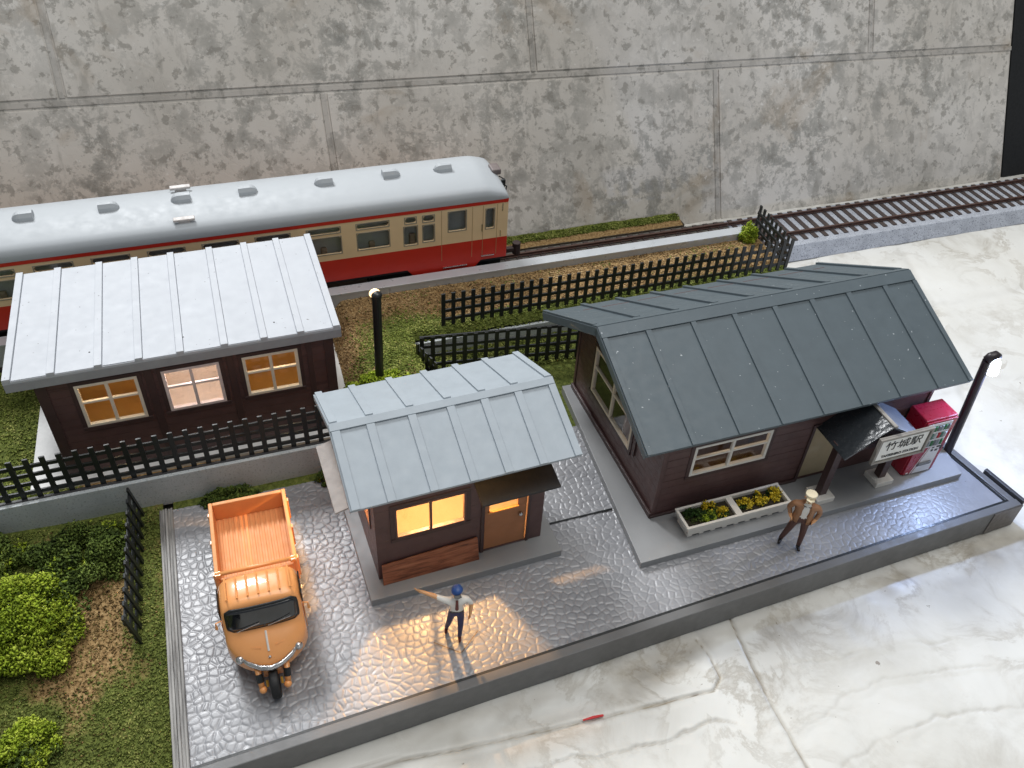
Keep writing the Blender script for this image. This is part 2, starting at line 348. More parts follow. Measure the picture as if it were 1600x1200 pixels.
# ---- terrain sheets
def terrain(name, x0, x1, y0, y1, zf, turf, res=.12, clip=None, skirt=None):
    xs = np.arange(x0, x1+res/2, res); ys = np.arange(y0, y1+res/2, res); X, Y = np.meshgrid(xs, ys)
    Z = zf(X, Y); V = np.stack([X, Y, Z], -1).reshape(-1, 3); F = gridF(len(ys), len(xs))
    if clip is not None:
        c = clip(X, Y).ravel(); F = F[c[F].all(1)]
    o = np_mesh(name, V, F, TERRAIN, attrs={'turf': turf(X, Y).ravel()}); o['kind'] = 'structure'; return o
def up_z(x, y): return .04+.93*np.clip((x+7.75)/.75, 0, 1)-.38*np.clip((12.9-y)/.35, 0, 1)*(x > -4.6)+.07*(fbm(x*1.5, y*1.5, 5)-.5)
def up_clip(x, y): return np.where(x < -7.0, y > 7.16, np.where(x < -4.6, y > 9.2, y > 12.5-.0*x))
def up_turf(x, y):
    t = .25+.5*(fbm(x*.8, y*.8, 31)-.5)
    t = np.where(x < -17.5, .95, t); t = np.where((x > -5) & (y < 13.4), .95, t)
    t = t+.65*np.exp(-(((x+4.4)/1.6)**2+((y-13.0)/1.0)**2))+.6*np.exp(-(((x+5.8)/1.3)**2+((y-11.4)/1.3)**2)); return np.clip(t, 0, 1)
terrain('upper_terrace', -32, 13.4, 7.16, 15.72, up_z, up_turf, .14, up_clip)
def lw_z(x, y): return -.02+.10*(fbm(x*.8, y*.8, 15)-.5)+.25*np.clip((-17.5-x)/4, 0, 1)
def lw_turf(x, y):
    t = .80-.72*np.exp(-(((x+17.2)/1.7)**2+((y-2.8-.35*(x+17))/2.6)**2))+.9*(fbm(x*1.1, y*1.1, 8)-.5); return np.clip(t, 0, 1)
terrain('lower_lawn', -32, -14.78, -8, 7.2, lw_z, lw_turf, .12)
terrain('back_lawn', -14.4, 12.9, 6.3, 12.6, lambda x, y: -.06+.05*(fbm(x, y, 4)-.5), lambda x, y: np.full_like(x, .9), .2)
terrain('rear_verge', -32, 11.75, 19.62, 20.75, lambda x, y: -.45+.12*(fbm(x*1.5, y*1.5, 9)-.5)+.1*(y-19.6), lambda x, y: np.clip((y-20.0)/.25+.5*(fbm(x, y, 6)-.5), 0, 1), .1)
sk = MB(); sk.prism([(13.38, 12.62, -1.03), (13.38, 15.72, -1.03), (13.1, 15.72, -1.03), (13.1, 12.62, -1.03)], (0, 0, 1.95)); sk.box(-32, 11.7, 19.6, 19.66, -1.03, -.44); sk.box(11.66, 11.72, 19.66, 20.5, -1.03, -.4); sk.box(-32, -14.5, -8.1, -8.0, -1.03, 0); 
tag(sk.build('terrain_edge', paint('soil edge', srgb(70, 62, 48), .9)), None, None, kind='structure')

# scatter
def scatter(n, x0, x1, y0, y1, zf, prob, dz=.03):
    x = rng.uniform(x0, x1, n); y = rng.uniform(y0, y1, n); k = rng.random(n) < prob(x, y); x, y = x[k], y[k]
    return np.stack([x, y, zf(x, y)+dz*rng.random(len(x))], 1)
gr = np.concatenate([scatter(22000, -8.2, 13.2, 12.8, 15.68, up_z, lambda x, y: np.where(up_clip(x, y), np.clip(1.1-up_turf(x, y)*1.35, 0, 1), 0)), scatter(5000, -8.2, -4.7, 9.6, 13, up_z, lambda x, y: np.clip(1.0-up_turf(x, y)*1.3, 0, 1))])
tag(chips('gravel', gr, .055, GRAVEL), 'loose tan gravel spread between platform edge and lattice fence', 'gravel', kind='stuff')
tf = np.concatenate([scatter(28000, -8.2, 13.3, 12.55, 15.6, up_z, lambda x, y: np.clip(up_turf(x, y)*1.3-.35, 0, 1)), scatter(9000, -8.2, -4.65, 9.6, 13, up_z, lambda x, y: np.clip(up_turf(x, y)*1.2-.3, 0, 1)),
                     scatter(14000, -23, -17.3, 7.3, 15.6, up_z, lambda x, y: np.ones_like(x)), scatter(8000, 1, 11.7, 19.7, 20.6, lambda x, y: -.42+.1*(y-19.6), lambda x, y: np.clip((y-20.0)/.3, 0, 1))])
tag(chips('grass_flock', tf, .055, TURF, 1.0), 'short green flock grass on the raised terrace and rear verge', 'grass', kind='stuff')
lf = scatter(42000, -21, -14.8, -4.5, 7.0, lw_z, lambda x, y: np.clip(lw_turf(x, y)*1.3-.25, .04, 1)); ls = scatter(24000, -21, -14.8, -4.5, 7.0, lw_z, lambda x, y: np.clip(.95-lw_turf(x, y)*1.2, .03, 1))
TURFDK = chip_mat('dry turf flock', [(.34, srgb(60, 70, 28)), (.5, srgb(108, 118, 54)), (.66, srgb(154, 156, 88))], 9)
SOILCH = chip_mat('soil crumbs', [(.34, srgb(70, 54, 32)), (.5, srgb(122, 98, 60)), (.66, srgb(170, 146, 96))], 9)
tag(chips('lawn_flock', lf, .05, TURFDK, 1.0), 'olive flock grass covering the low lawn left of wooden strip', 'grass', kind='stuff')
tag(chips('soil_crumbs', ls, .045, SOILCH), 'brown soil crumbs on the bare patch of the low lawn', 'soil', kind='stuff')
bl_ = scatter(9000, -4.7, 2.0, 10.6, 12.6, lambda x, y: -.04+0*x, lambda x, y: np.full_like(x, .8))
tag(chips('shade_flock', bl_, .06, TURFDK, 1.0), 'dark green flock grass beneath the low black lattice fence', 'grass', kind='stuff')

# ---- embossed leatherette yard
def yard():
    A, B, C, D = np.array((-14.42, -2.62)), np.array((14.08, -1.22)), np.array((12.45, 6.75)), np.array((-14.42, 6.75))
    nu, nv = 1120, 360; U, Vv = np.meshgrid(np.linspace(0, 1, nu), np.linspace(0, 1, nv))
    P = (A*(1-U)[..., None]+B*U[..., None])*(1-Vv)[..., None]+(D*(1-U)[..., None]+C*U[..., None])*Vv[..., None]
    X, Y = P[..., 0], P[..., 1]; cs = .255; gx, gy = X/cs, Y/cs*1.08
    wx = gx+.35*(fbm(X*1.6, Y*1.6, 2)-.5); wy = gy+.35*(fbm(X*1.2, Y*1.2, 44)-.5)
    jx = np.random.default_rng(3).random((300, 300)); jy = np.random.default_rng(4).random((300, 300)); jh = np.random.default_rng(5).random((300, 300))
    f1 = np.full(X.shape, 9.); f2 = f1.copy(); hh = np.zeros_like(X); ix = np.floor(wx).astype(int); iy = np.floor(wy).astype(int)
    for a in (-1, 0, 1):
        for b in (-1, 0, 1):
            cx, cy = ix+a, iy+b; d = np.hypot(cx+.5+.9*(jx[cx % 300, cy % 300]-.5)-wx, cy+.5+.9*(jy[cx % 300, cy % 300]-.5)-wy)
            n1 = d < f1; f2 = np.where(n1, f1, np.minimum(f2, d)); hh = np.where(n1, jh[cx % 300, cy % 300], hh); f1 = np.where(n1, d, f1)
    e = np.clip((f2-f1)/.40, 0, 1); e = 1-(1-e)**2
    amp = .026*(1-.62*np.clip((X-3)/5, 0, 1))*(1-.5*np.clip((X-10)/3, 0, 1)); Z = amp*(e*(.75+.35*hh)-.75)+.05*(fbm(X*.3, Y*.3, 17)-.5)
    o = np_mesh('yard_ground', np.stack([X, Y, Z], -1).reshape(-1, 3), gridF(nv, nu), LEATHER); o['kind'] = 'structure'; return o
yd = yard()
box('yard_seam', BLACK, yd, -2.35, .0, 2.52, 2.57, -.02, .035)

# ---- base frame
bf = thing('base_frame', 'dark grey painted frame edging the front and right of the silver yard', 'frame', (14.385, -1.55, 0), .046)
MB().box(-31.5, -.02, 0, .30, -1.03, .10).build('front_rail', BASEGREY, bf, .03)
MB().box(-31.5, -.34, .303, .40, -1.03, .045).build('dark_gap_strip', BLACK, bf)  # black strip stands in for the shaded gap between yard and rail
MB().prism([(0, .0, -1.03), (-.62, 5.5, -1.03), (-1.0, 8.3, -1.03), (-1.28, 8.3, -1.03), (-.93, 5.5, -1.03), (-.31, .31, -1.03)], (0, 0, 1.10)).build('side_rail', BASEGREY, bf, .03)
MB().prism([(-.38, .36, -1.0), (-.98, 5.5, -1.0), (-1.05, 5.5, -1.0), (-.46, .36, -1.0)], (0, 0, 1.045)).build('dark_gap_strip', BLACK, bf)  # same painted gap along the side rail
MB().box(-1.3, .05, -.035, .0, -1.02, .06).build('end_plate', paint('brown grey plate', srgb(98, 92, 88), .45), bf, .02)
MB().prism([(.02, .02, -.2), (-.18, 1.75, -.2), (-.02, 1.78, -.2), (.17, .05, -.2)], (0, 0, .42)).build('corner_cleat', DKGREY, bf, .03)
ws = thing('wooden_strip', 'weathered grey grooved wooden strip between lawn and silver yard', 'strip', (-14.62, 0, 0))
g = MB()
for k in range(5): g.box(-.215+k*.088, -.215+k*.088+.072, -3.2, 6.75, -1.0, .10+.02*((k*7) % 3))
g.build('grooved_board', WOODSTRIP, ws, .012); box('bearer', WOODSTRIP, ws, -.2, .2, -3.15, 6.7, -1.03, .08)

# ---- retaining walls
def retaining(name, label, pts, z0, z1, cap=.1):
    t = thing(name, label, 'wall', (pts[0][0], pts[0][1], 0)); o = Vector((pts[0][0], pts[0][1], 0))
    for a, b in zip(pts[:-1], pts[1:]):
        a, b = Vector((*a, 0))-o, Vector((*b, 0))-o; d = (b-a).normalized(); n = Vector((-d.y, d.x, 0)); L = (b-a).length
        MB().obox(a, d, n, (0, 0, 1), 0, L, 0, .14, z0, z1).build('face', CONC, t, .01)
        MB().obox(a, d, n, (0, 0, 1), 0, L, .143, .30, z0, z1-.015).build('backing', DKGREY, t)
    return t
retaining('retaining_wall', 'grey speckled retaining wall below the white-roofed house', [(-32, 7.14), (-6.9, 7.14)], -.1, 1.22)
retaining('retaining_wall', 'grey speckled retaining wall behind the low black fence', [(-4.75, 12.45), (13.3, 12.45)], -.1, .60)
retaining('retaining_wall', 'short grey retaining wall beside the front ticket hut', [(-6.9, 9.1), (-4.7, 9.1)], -.1, .95)

# ---- platform edge, tracks
pl = thing('platform_edge', 'long silver platform strip running beside the railcar', 'platform', (0, 15.7, 0))
box('top', ALU, pl, -32, 12.75, 0, .56, 1.24, 1.33, bevel=.01); box('front', ALU, pl, -32, 12.74, .012, .54, .3, 1.237)
def track(name, label, x0, x1, bed, y=18.08, zr=-.165):
    t = thing(name, label, 'track', (x0, y, -1.03)); L = x1-x0; h = zr+1.03
    MB().prism([(0, -2.22, 0), (0, -1.75, h-.22), (0, 1.32, h-.22), (0, 1.6, 0)], (L, 0, 0)).build('bed', bed, t, .03)
    for s in (-1, 1):
        yy = s*.822
        MB().box(0, L, yy-.05, yy+.05, h-.04, h).box(0, L, yy-.02, yy+.02, h-.14, h-.04).box(0, L, yy-.085, yy+.085, h-.16, h-.135).build('rail', RAIL, t, .01)
    s0 = None; n = int(L/.62)
    for k in range(n):
        if s0 is None: s0 = box('sleeper', SLEEPER, t, -.13, .13, -1.38, 1.27, h-.25, h-.165, bevel=.015); s0.location.x = .3; cl = s0
        else: s0.copy(); c = inst(s0, t, (.3+k*.62, 0, 0))
    f0 = None
    for s in (-1, 1):
        m_ = MB()
        for k in range(n): m_.box(.3+k*.62-.07, .3+k*.62+.07, s*.822-.13, s*.822-.085, h-.166, h-.10); m_.box(.3+k*.62-.07, .3+k*.62+.07, s*.822+.085, s*.822+.13, h-.166, h-.10)
        m_.build('rail_clips', SLEEPER, t)['kind'] = 'stuff'
    return t
track('railway_track', 'grey ballasted track on white marble, right of the platform end', 13.9, 41, BALLAST)
track('railway_track', 'dark track running under and just ahead of the railcar', -26, 13.86, BALLASTDK)

# ================================================================== FENCES
def fence(label, p0, p1, h, n, z=0, rails=(.16, .44, .72), lean=0, w=.17, group='black lattice fences'):
    p0, p1 = Vector((*p0, z)), Vector((*p1, z)); d = p1-p0; L = d.length
    t = thing('lattice_fence', label, 'fence', p0, math.atan2(d.y, d.x), group); t.rotation_euler.x = 0
    if lean: t.rotation_euler = (lean, 0, math.atan2(d.y, d.x))
    pk = None
    for k in range(n):
        x = w/2+(L-w)*k/(n-1)
        if pk is None: pk = box('picket', BLACK, t, -w/2, w/2, -.035, .035, -.05, h, bevel=.012); pk.location.x = x
        else: inst(pk, t, (x, 0, 0))
    for f in rails: box('rail', BLACK, t, .0, L, .0, .07, h*f-.072, h*f+.072, bevel=.01)
    return t
fence('long black lattice fence between tan gravel and the dark station roof', (-3.32, 12.93), (13.3, 12.93), 1.58, 40, 1.0)
fence('short black lattice fence closing the right end of the platform', (13.34, 12.98), (13.5, 16.2), 1.45, 9, 1.0)
fence('low black lattice fence behind the grey-roofed hut with a thick top rail', (-4.62, 11.42), (2.4, 10.55), 1.72, 17, .05, (.16, .44, .70, .97))
fence('tiny black lattice fence return at the left end of the low fence', (-4.75, 11.45), (-4.3, 10.0), 1.45, 5, .1)
fence('black lattice fence on the retaining wall before the white-roofed house', (-21.6, 7.42), (-7.2, 7.42), 1.72, 31, 1.18, (.14, .36, .58, .80))
fence('black lattice fence on the low lawn beside the wooden strip, seen end-on', (-15.55, 1.75), (-15.35, 6.9), 1.35, 11, 0, (.2, .5, .8), math.radians(-9))

# ================================================================== BUILDINGS
def panel_wall(mb, x0, x1, z0, z1, holes, y0, y1, row=None, gap=.010):
    """wall made of cells leaving window holes; rows give siding boards with fine grooves"""
    zs = sorted({z0, z1, *[h[2] for h in holes], *[h[3] for h in holes]})
    zs = [z for z in zs if z0 <= z <= z1]
    for a, b in zip(zs[:-1], zs[1:]):
        cut = sorted([(h[0], h[1]) for h in holes if h[2] < (a+b)/2 < h[3]]); xs = [x0]
        for c in cut: xs += [c[0], c[1]]
        xs.append(x1)
        for k in range(0, len(xs), 2):
            if xs[k+1]-xs[k] < 1e-4: continue
            if not row: mb.box(xs[k], xs[k+1], y0, y1, a, b); continue
            z = a
            while z < b-1e-4:
                t = min((math.floor(z/row+1e-6)+1)*row, b); mb.box(xs[k], xs[k+1], y0, y1, z, max(t-gap, z+.005)); z = t
    return mb
def window(parent, cx, y, cz, w_, h_, mull=1, trans=1, fm=WHITE, t=.09, trim=None, glass=GLASS, axis='x', depth=.1):
    """framed window in a wall that faces -y (axis x) or -x (axis y)"""
    def bx(mb, u0, u1, d0, d1, z0, z1):
        if axis == 'x': mb.box(cx+u0, cx+u1, y+d0, y+d1, cz+z0, cz+z1)
        else: mb.box(y+d0, y+d1, cx+u0, cx+u1, cz+z0, cz+z1)
    W, H = w_/2, h_/2
    m_ = MB(); bx(m_, -W, W, -.04, depth, -H, -H+t); bx(m_, -W, W, -.04, depth, H-t, H); bx(m_, -W, -W+t, -.039, depth, -H+t, H-t); bx(m_, W-t, W, -.039, depth, -H+t, H-t)
    fr = m_.build('window', fm, parent, .012)
    if mull: m_ = MB(); bx(m_, -t*.5, t*.5, -.035, depth*.7, -H+t, H-t); m_.build('mullion', fm, fr, .01)
    if trans: m_ = MB(); bx(m_, -W+t, W-t, -.03, depth*.65, trans*.001-t*.4+(h_*.08 if trans == 2 else 0), t*.4+(h_*.08 if trans == 2 else 0)); m_.build('glazing_bar', fm, fr, .01)
    m_ = MB(); bx(m_, -W+t*.5, W-t*.5, depth*.30, depth*.34, -H+t*.5, H-t*.5); m_.build('pane', glass, fr)
    if trim:
        m_ = MB(); s = .14; bx(m_, -W-s, W+s, -.03, .0, H, H+s); bx(m_, -W-s, W+s, -.05, .0, -H-s, -H); bx(m_, -W-s, -W, -.029, .0, -H, H); bx(m_, W, W+s, -.029, .0, -H, H)
        m_.build('window_trim', trim, fr, .01)
    return fr
def slope(parent, xl, L, ytop, ztop, ybot, zbot, m, ribs, th=.14, cap0=0, cap1=0, ribw=.13, panel=True, ribh=.065, name='roof_slope'):
    d = Vector((0, ybot-ytop, zbot-ztop)); S = d.length; V = d.normalized(); U = Vector((1, 0, 0)); N = U.cross(V)
    if N.z < 0: N = -N
    O = (xl, ytop, ztop)
    r = MB().obox(O, U, V, N, 0, L, 0, S, -th, 0).build(name, m, parent, .012)
    if panel:
        for a, b in zip(ribs[:-1], ribs[1:]): MB().obox(O, U, V, N, a+ribw/2+.012, b-ribw/2-.012, cap0, S-.01-random.random()*.03, .001, .028).build('panel', m, r, .006)
    for x in ribs: MB().obox(O, U, V, N, max(0, x-ribw/2), min(L, x+ribw/2), cap0, S+.012, .001, ribh).build('batten', m, r, .008)
    return r, (O, U, V, N, S)

# ---- station (dark roof)
st_slab = thing('station_slab', 'light grey raised slab under the dark-roofed station', 'slab', (0, 0, 0))
MB().prism([(-.16, -.06, -.1), (13.05, .2, -.1), (13.25, 1.15, -.1), (13.2, 8.6, -.1), (.5, 8.75, -.1)], (0, 0, .40)).build('slab', SLAB, st_slab, .015)
stn = thing('station_house', 'brown wooden station with dark slate-grey gabled roof', 'house', (0, 0, 0), .011)
WX0, WX1, WY0, WY1, Z0 = 1.02, 11.6, 1.63, 8.6, .3
fh = [(2.12, 5.06, 2.0, 3.38), (6.86, 8.35, .34, 3.0)]
panel_wall(MB(), WX0, WX1, Z0, 4.35, fh, WY0, WY0+.05, .33).build('front_siding', BROWN, stn)
panel_wall(MB(), WX0+.02, WX1-.02, Z0, 4.35, fh, WY0+.052, WY0+.16).build('front_wall', BROWN, stn)
box('back_wall', BROWN, stn, WX0, WX1, WY1-.15, WY1, Z0, 4.1); 
ridge = (5.21, 6.07)
def gable(x0, x1, holes, name, siding):
    mb = MB(); zs = [Z0]; row = .33
    while zs[-1] < 5.9: zs.append((math.floor(zs[-1]/row+1e-6)+1)*row)
    allz = sorted(set(zs+[h[2] for h in holes]+[h[3] for h in holes]))
    def ext(z):
        f = lambda y, z_: y
        lo = WY0 if z < 4.45 else WY0+(z-4.45)/(5.92-4.45)*(ridge[0]-WY0); hi = WY1 if z < 3.85 else WY1-(z-3.85)/(5.92-3.85)*(WY1-ridge[0]); return lo, hi
    for a, b in zip(allz[:-1], allz[1:]):
        if b > 5.9: b = 5.9
        if a >= b: break
        g_ = .010 if (siding and any(abs(b-z) < 1e-5 for z in zs)) else 0
        l0, h0 = ext(a); l1, h1 = ext(b); cuts = sorted([(h[0], h[1]) for h in holes if h[2] < (a+b)/2 < h[3]]); ys = [l0]; ye = [l1]
        for c in cuts: ys += c; ye += c
        ys.append(h0); ye.append(h1)
        for k in range(0, len(ys), 2):
            mb.prism([(x0, ys[k], a), (x0, ys[k+1], a), (x0, ye[k+1], b-g_), (x0, ye[k], b-g_)], (x1-x0, 0, 0))
    return mb.build(name, BROWN, stn)
gh = [(3.78, 7.1, 1.45, 3.55)]
gable(WX0, WX0+.05, gh, 'gable_siding', True); gable(WX0+.052, WX0+.16, gh, 'gable_wall', False); gable(WX1-.16, WX1, [], 'gable_wall', False)
window(stn, 3.59, WY0, 2.69, 2.94, 1.38, 1, 2, WHITE, .10, BROWN2)
window(stn, 5.44, WX0, 2.5, 3.32, 2.1, 1, 2, CREAMFR, .11, BROWN2, axis='y')
for a in ((WX0-.03, WX0+.12, WY0-.03, WY0+.12), (WX1-.12, WX1+.03, WY0-.03, WY0+.1), (WX0-.03, WX0+.1, WY1-.12, WY1+.02)): box('corner_post', BROWN, stn, *a, Z0, 4.2 if a[2] < 3 else 3.8, bevel=.01)
box('skirting', BROWN2, stn, WX0-.12, WX0-.035, WY0-.05, WY1, Z0, Z0+.22, bevel=.015); box('skirting', BROWN2, stn, WX0-.1, 6.8, WY0-.09, WY0-.03, Z0, Z0+.12, bevel=.01)
dr = box('door', paint('beige door', srgb(176, 160, 130), .6, .05), stn, 6.88, 8.33, WY0+.06, WY0+.12, .34, 2.98, bevel=.01)
MB().box(6.74, 6.86, WY0-.05, WY0, .3, 3.1).box(8.35, 8.47, WY0-.05, WY0, .3, 3.1).box(6.86, 8.35, WY0-.05, WY0, 2.98, 3.1).build('door_frame', BROWN2, stn, .01)
box('floor', paint('brown interior floor', srgb(120, 92, 70), .7), stn, WX0+.17, WX1-.17, WY0+.17, WY1-.16, Z0+.02, Z0+.06)
box('partition', paint('brown interior wall', srgb(130, 102, 80), .7), stn, WX0+.17, WX1-.17, 4.6, 4.7, Z0+.06, 4.3)
box('waiting_bench', paint('bench tan', srgb(150, 116, 84), .6), stn, 2.4, 6.0, 3.6, 4.5, Z0+.06, 1.2, bevel=.02)
RX, RL = -.135, 12.40
front_ribs = [.07, 1.64, 3.30, 4.87, 6.45, 7.95, 9.47, 11.03, 12.33]
r1, fr1 = slope(stn, RX, RL, 5.21, 6.07, .93, 4.35, ROOFDK, front_ribs, .16, .46, ribw=.19, panel=False, ribh=.075)
r2, fr2 = slope(stn, RX, RL, 5.215, 6.065, 9.63, 3.48, ROOFDK, [.07, 1.64, 3.1, 4.6, 6.05, 7.6, 9.2, 10.8, 12.33], .16, .36, ribw=.19, panel=False, ribh=.075)
for fr_, nm in ((fr1, r1), (fr2, r2)): MB().obox(fr_[0], fr_[1], fr_[2], fr_[3], -.01, RL+.01, -.0, .44 if nm is r1 else .34, .002, .055).build('ridge_cap', ROOFDK, nm, .01)
for fr_, nm in ((fr1, r1), (fr2, r2)): MB().obox(fr_[0], fr_[1], fr_[2], fr_[3], -.03, -.003, .0, fr_[4], -.30, -.0).build('bargeboard', ROOFDK, nm, .01)
box('gutter_bracket', BROWN2, stn, WX0-.06, WX0-.01, 3.35, 3.47, 1.55, 2.3, bevel=.01)
# porch
def porch():
    xl, xr, xm, zl, zt, y0, y1 = 6.85, 10.15, 8.5, 2.98, 4.02, .02, 1.62
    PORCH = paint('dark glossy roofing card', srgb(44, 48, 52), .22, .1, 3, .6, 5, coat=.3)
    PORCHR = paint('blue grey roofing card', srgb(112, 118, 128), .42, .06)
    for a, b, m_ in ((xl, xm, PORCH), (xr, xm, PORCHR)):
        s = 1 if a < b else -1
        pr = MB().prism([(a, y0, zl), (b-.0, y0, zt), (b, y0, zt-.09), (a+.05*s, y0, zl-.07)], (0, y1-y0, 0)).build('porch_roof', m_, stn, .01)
    MB().tube([(xm+.04, y0-.02, zt+.0), (xm+.04, y1, zt+.0)], .05, 8).build('porch_ridge', paint('worn silver edge', srgb(150, 146, 140), .4, .2), stn)
    box('porch_ridge', paint('worn silver edge', srgb(150, 146, 140), .4, .2), stn, xm-.07, xm+.0, y0-.02, y1, zt-.005, zt+.05, bevel=.01)
    MB().prism([(7.15, .12, zl+.12), (9.85, .12, zl+.12), (xm, .12, zt-.12)], (0, .06, 0)).build('porch_gable', BROWN2, stn)
    box('porch_beam', BROWN2, stn, 6.95, 10.05, .58, .82, zl-.08, zl+.09, bevel=.01)
    FOOT = paint('white concrete foot', srgb(222, 218, 210), .6, .06)
    for x, y in ((7.21, .69), (9.79, .76)):
        p = box('porch_post', BROWN2, stn, x-.14, x+.14, y-.14, y+.14, Z0+.2, zl+.08, bevel=.012)
        box('footing', FOOT, p, x-.37, x+.37, y-.36, y+.34, Z0, Z0+.24, bevel=.02)
porch()

# ---- station sign
def text_mesh(name, body, size, m, parent, loc, rot, sx=1.0, depth=.006, bold=0):
    cu = bpy.data.curves.new(name, 'FONT'); cu.body = body; cu.size = size; cu.align_x = 'CENTER'; cu.align_y = 'CENTER'; cu.extrude = depth; cu.offset = bold
    t = bpy.data.objects.new(name+'_tmp', cu); col.objects.link(t); dg = bpy.context.evaluated_depsgraph_get()
    me = bpy.data.meshes.new_from_object(t.evaluated_get(dg)); bpy.data.objects.remove(t); me.name = name; me.materials.clear(); me.materials.append(m)
    o = bpy.data.objects.new(name, me); col.objects.link(o); o.parent = parent; o.location = loc; o.rotation_euler = rot; o.scale = (sx, 1, 1); return o
sg = thing('station_sign', 'white station name board in a grey frame on the porch gable', 'sign', (8.93, -.02, 3.22), .011)
SILV = paint('worn silver frame', srgb(140, 136, 130), .45, .18)
W_, H_ = 1.08, .58
fb = MB().box(-W_, W_, -.04, .02, -H_, H_).build('back_board', SILV, sg, .01)
for a in ((-W_, W_, H_-.09, H_), (-W_, W_, -H_, -H_+.08)): box('frame', SILV, sg, a[0], a[1], -.12, -.042, a[2], a[3], bevel=.015)
for a in ((-W_, -W_+.1), (W_-.1, W_)): box('frame', SILV, sg, a[0], a[1], -.115, -.043, -H_+.082, H_-.092, bevel=.012)
box('name_plate', paint('white sign', srgb(236, 236, 232), .4, .02), sg, -.94, .94, -.075, -.042, -.46, .44, bevel=.008)
INK = paint('black ink', srgb(30, 30, 32), .6)
text_mesh('station_name', '竹城駅', .44, INK, sg, (0, -.083, .13), (math.pi/2, 0, 0), 1.15, .004, .0)
text_mesh('station_name', 'TAKESHIRO STATION', .155, INK, sg, (0, -.083, -.30), (math.pi/2, 0, 0), 1.0, .004, .004)

# ---- vending machine
vm = thing('vending_machine', 'red vending machine with white panel beside the station porch', 'vending machine', (11.4, 1.2, .3), .011)
VRED = paint('vending red', srgb(158, 18, 46), .3, .04, coat=.3); VW = paint('vending white', srgb(228, 228, 232), .35, .02)
box('cabinet', VRED, vm, -.68, .68, -.42, .45, 0, 2.75, bevel=.04)
box('door_panel', VRED, vm, -.66, .66, -.48, -.422, .05, 2.68, bevel=.02)
dsp = box('display_window', VW, vm, -.6, .46, -.50, -.481, 1.38, 2.6, bevel=.01)
cansc = [srgb(60, 120, 80), srgb(190, 196, 200), srgb(120, 124, 130), srgb(170, 40, 50), srgb(150, 160, 168), srgb(90, 130, 120)]
for r_ in range(3):
    box('shelf', DKGREY, dsp, -.58, .44, -.507, -.501, 1.44+r_*.38, 1.49+r_*.38)
    for k in range(7):
        cm = paint('drink can %d' % ((k*2+r_) % 6), cansc[(k*2+r_) % 6], .35)
        MB().tube([(-.5+k*.14, -.515, 1.5+r_*.38), (-.5+k*.14, -.515, 1.72+r_*.38)], .048, 8).build('sample_can', cm, dsp)
MB().prism([(-.28, -.481, .06), (.5, -.481, .06), (.5, -.481, 1.36), (.02, -.481, 1.36)], (0, -.014, 0)).build('white_swoosh', VW, vm)
MB().prism([(-.38, -.481, .06), (-.34, -.481, .06), (-.02, -.481, 1.36), (-.06, -.481, 1.36)], (0, -.014, 0)).build('white_stripe', VW, vm)
for x0, x1, z0, z1 in ((.1, .2, 1.12, 1.22), (.28, .4, 1.1, 1.2), (.46, .56, 1.16, 1.26), (.1, .2, 1.28, 1.34), (.30, .56, 1.28, 1.35)): box('button_plate', DKGREY, vm, x0, x1, -.503, -.4955, z0, z1)
box('dispensing_flap', paint('flap grey', srgb(120, 122, 126), .4), vm, -.22, .34, -.56, -.4955, .50, .62, bevel=.015)
box('flap_shadow_gap', BLACK, vm, -.22, .34, -.52, -.4955, .44, .495)
box('corner_mark', VW, vm, -.55, -.46, -.49, -.4805, .1, .16)
# ---- planter and flowers
pt = thing('planter', 'long white two-bay planter box below the station window', 'planter', (3.68, .86, .3), .012)
PW = WHITE
px, py = 2.03, .47
for a in ((-px, px, -py, -py+.09), (-px, px, py-.09, py)): MB().add([(a[0]+.14, a[2]+(.1 if a[2] < 0 else 0), .1), (a[1]-.14, a[2]+(.1 if a[2] < 0 else 0), .1), (a[1], a[2], .58), (a[0], a[2], .58), (a[0]+.14, a[3]-(.1 if a[2] > 0 else 0), .1), (a[1]-.14, a[3]-(.1 if a[2] > 0 else 0), .1), (a[1], a[3], .58), (a[0], a[3], .58)],
    [(0, 1, 2, 3), (7, 6, 5, 4), (0, 4, 5, 1), (1, 5, 6, 2), (2, 6, 7, 3), (3, 7, 4, 0)]).build('side', PW, pt, .015)
for x in (-px+.0, px-.1): MB().add([(x+(.14 if x < 0 else -.04), -py+.195, .1), (x+(.24 if x < 0 else -.14)+.1*(x < 0)*0, -py+.195, .1), (x+.1, -py+.092, .575), (x, -py+.092, .575), (x+(.14 if x < 0 else -.04), py-.195, .1), (x+(.24 if x < 0 else -.14), py-.195, .1), (x+.1, py-.092, .575), (x, py-.092, .575)],
    [(0, 1, 2, 3), (7, 6, 5, 4), (0, 4, 5, 1), (1, 5, 6, 2), (2, 6, 7, 3), (3, 7, 4, 0)]).build('end', PW, pt, .015)
box('divider', PW, pt, -.12, .12, -py+.092, py-.092, .2, .57, bevel=.01)
for k in range(9):
    x = -1.8+k*.45; box('foot', PW, pt, x-.09, x+.09, -.37, .37, 0, .13, bevel=.02)
box('soil', paint('dark soil', srgb(44, 38, 26), .9, .3, 8, .6, 20), pt, -1.88, 1.88, -.36, .36, .12, .46)
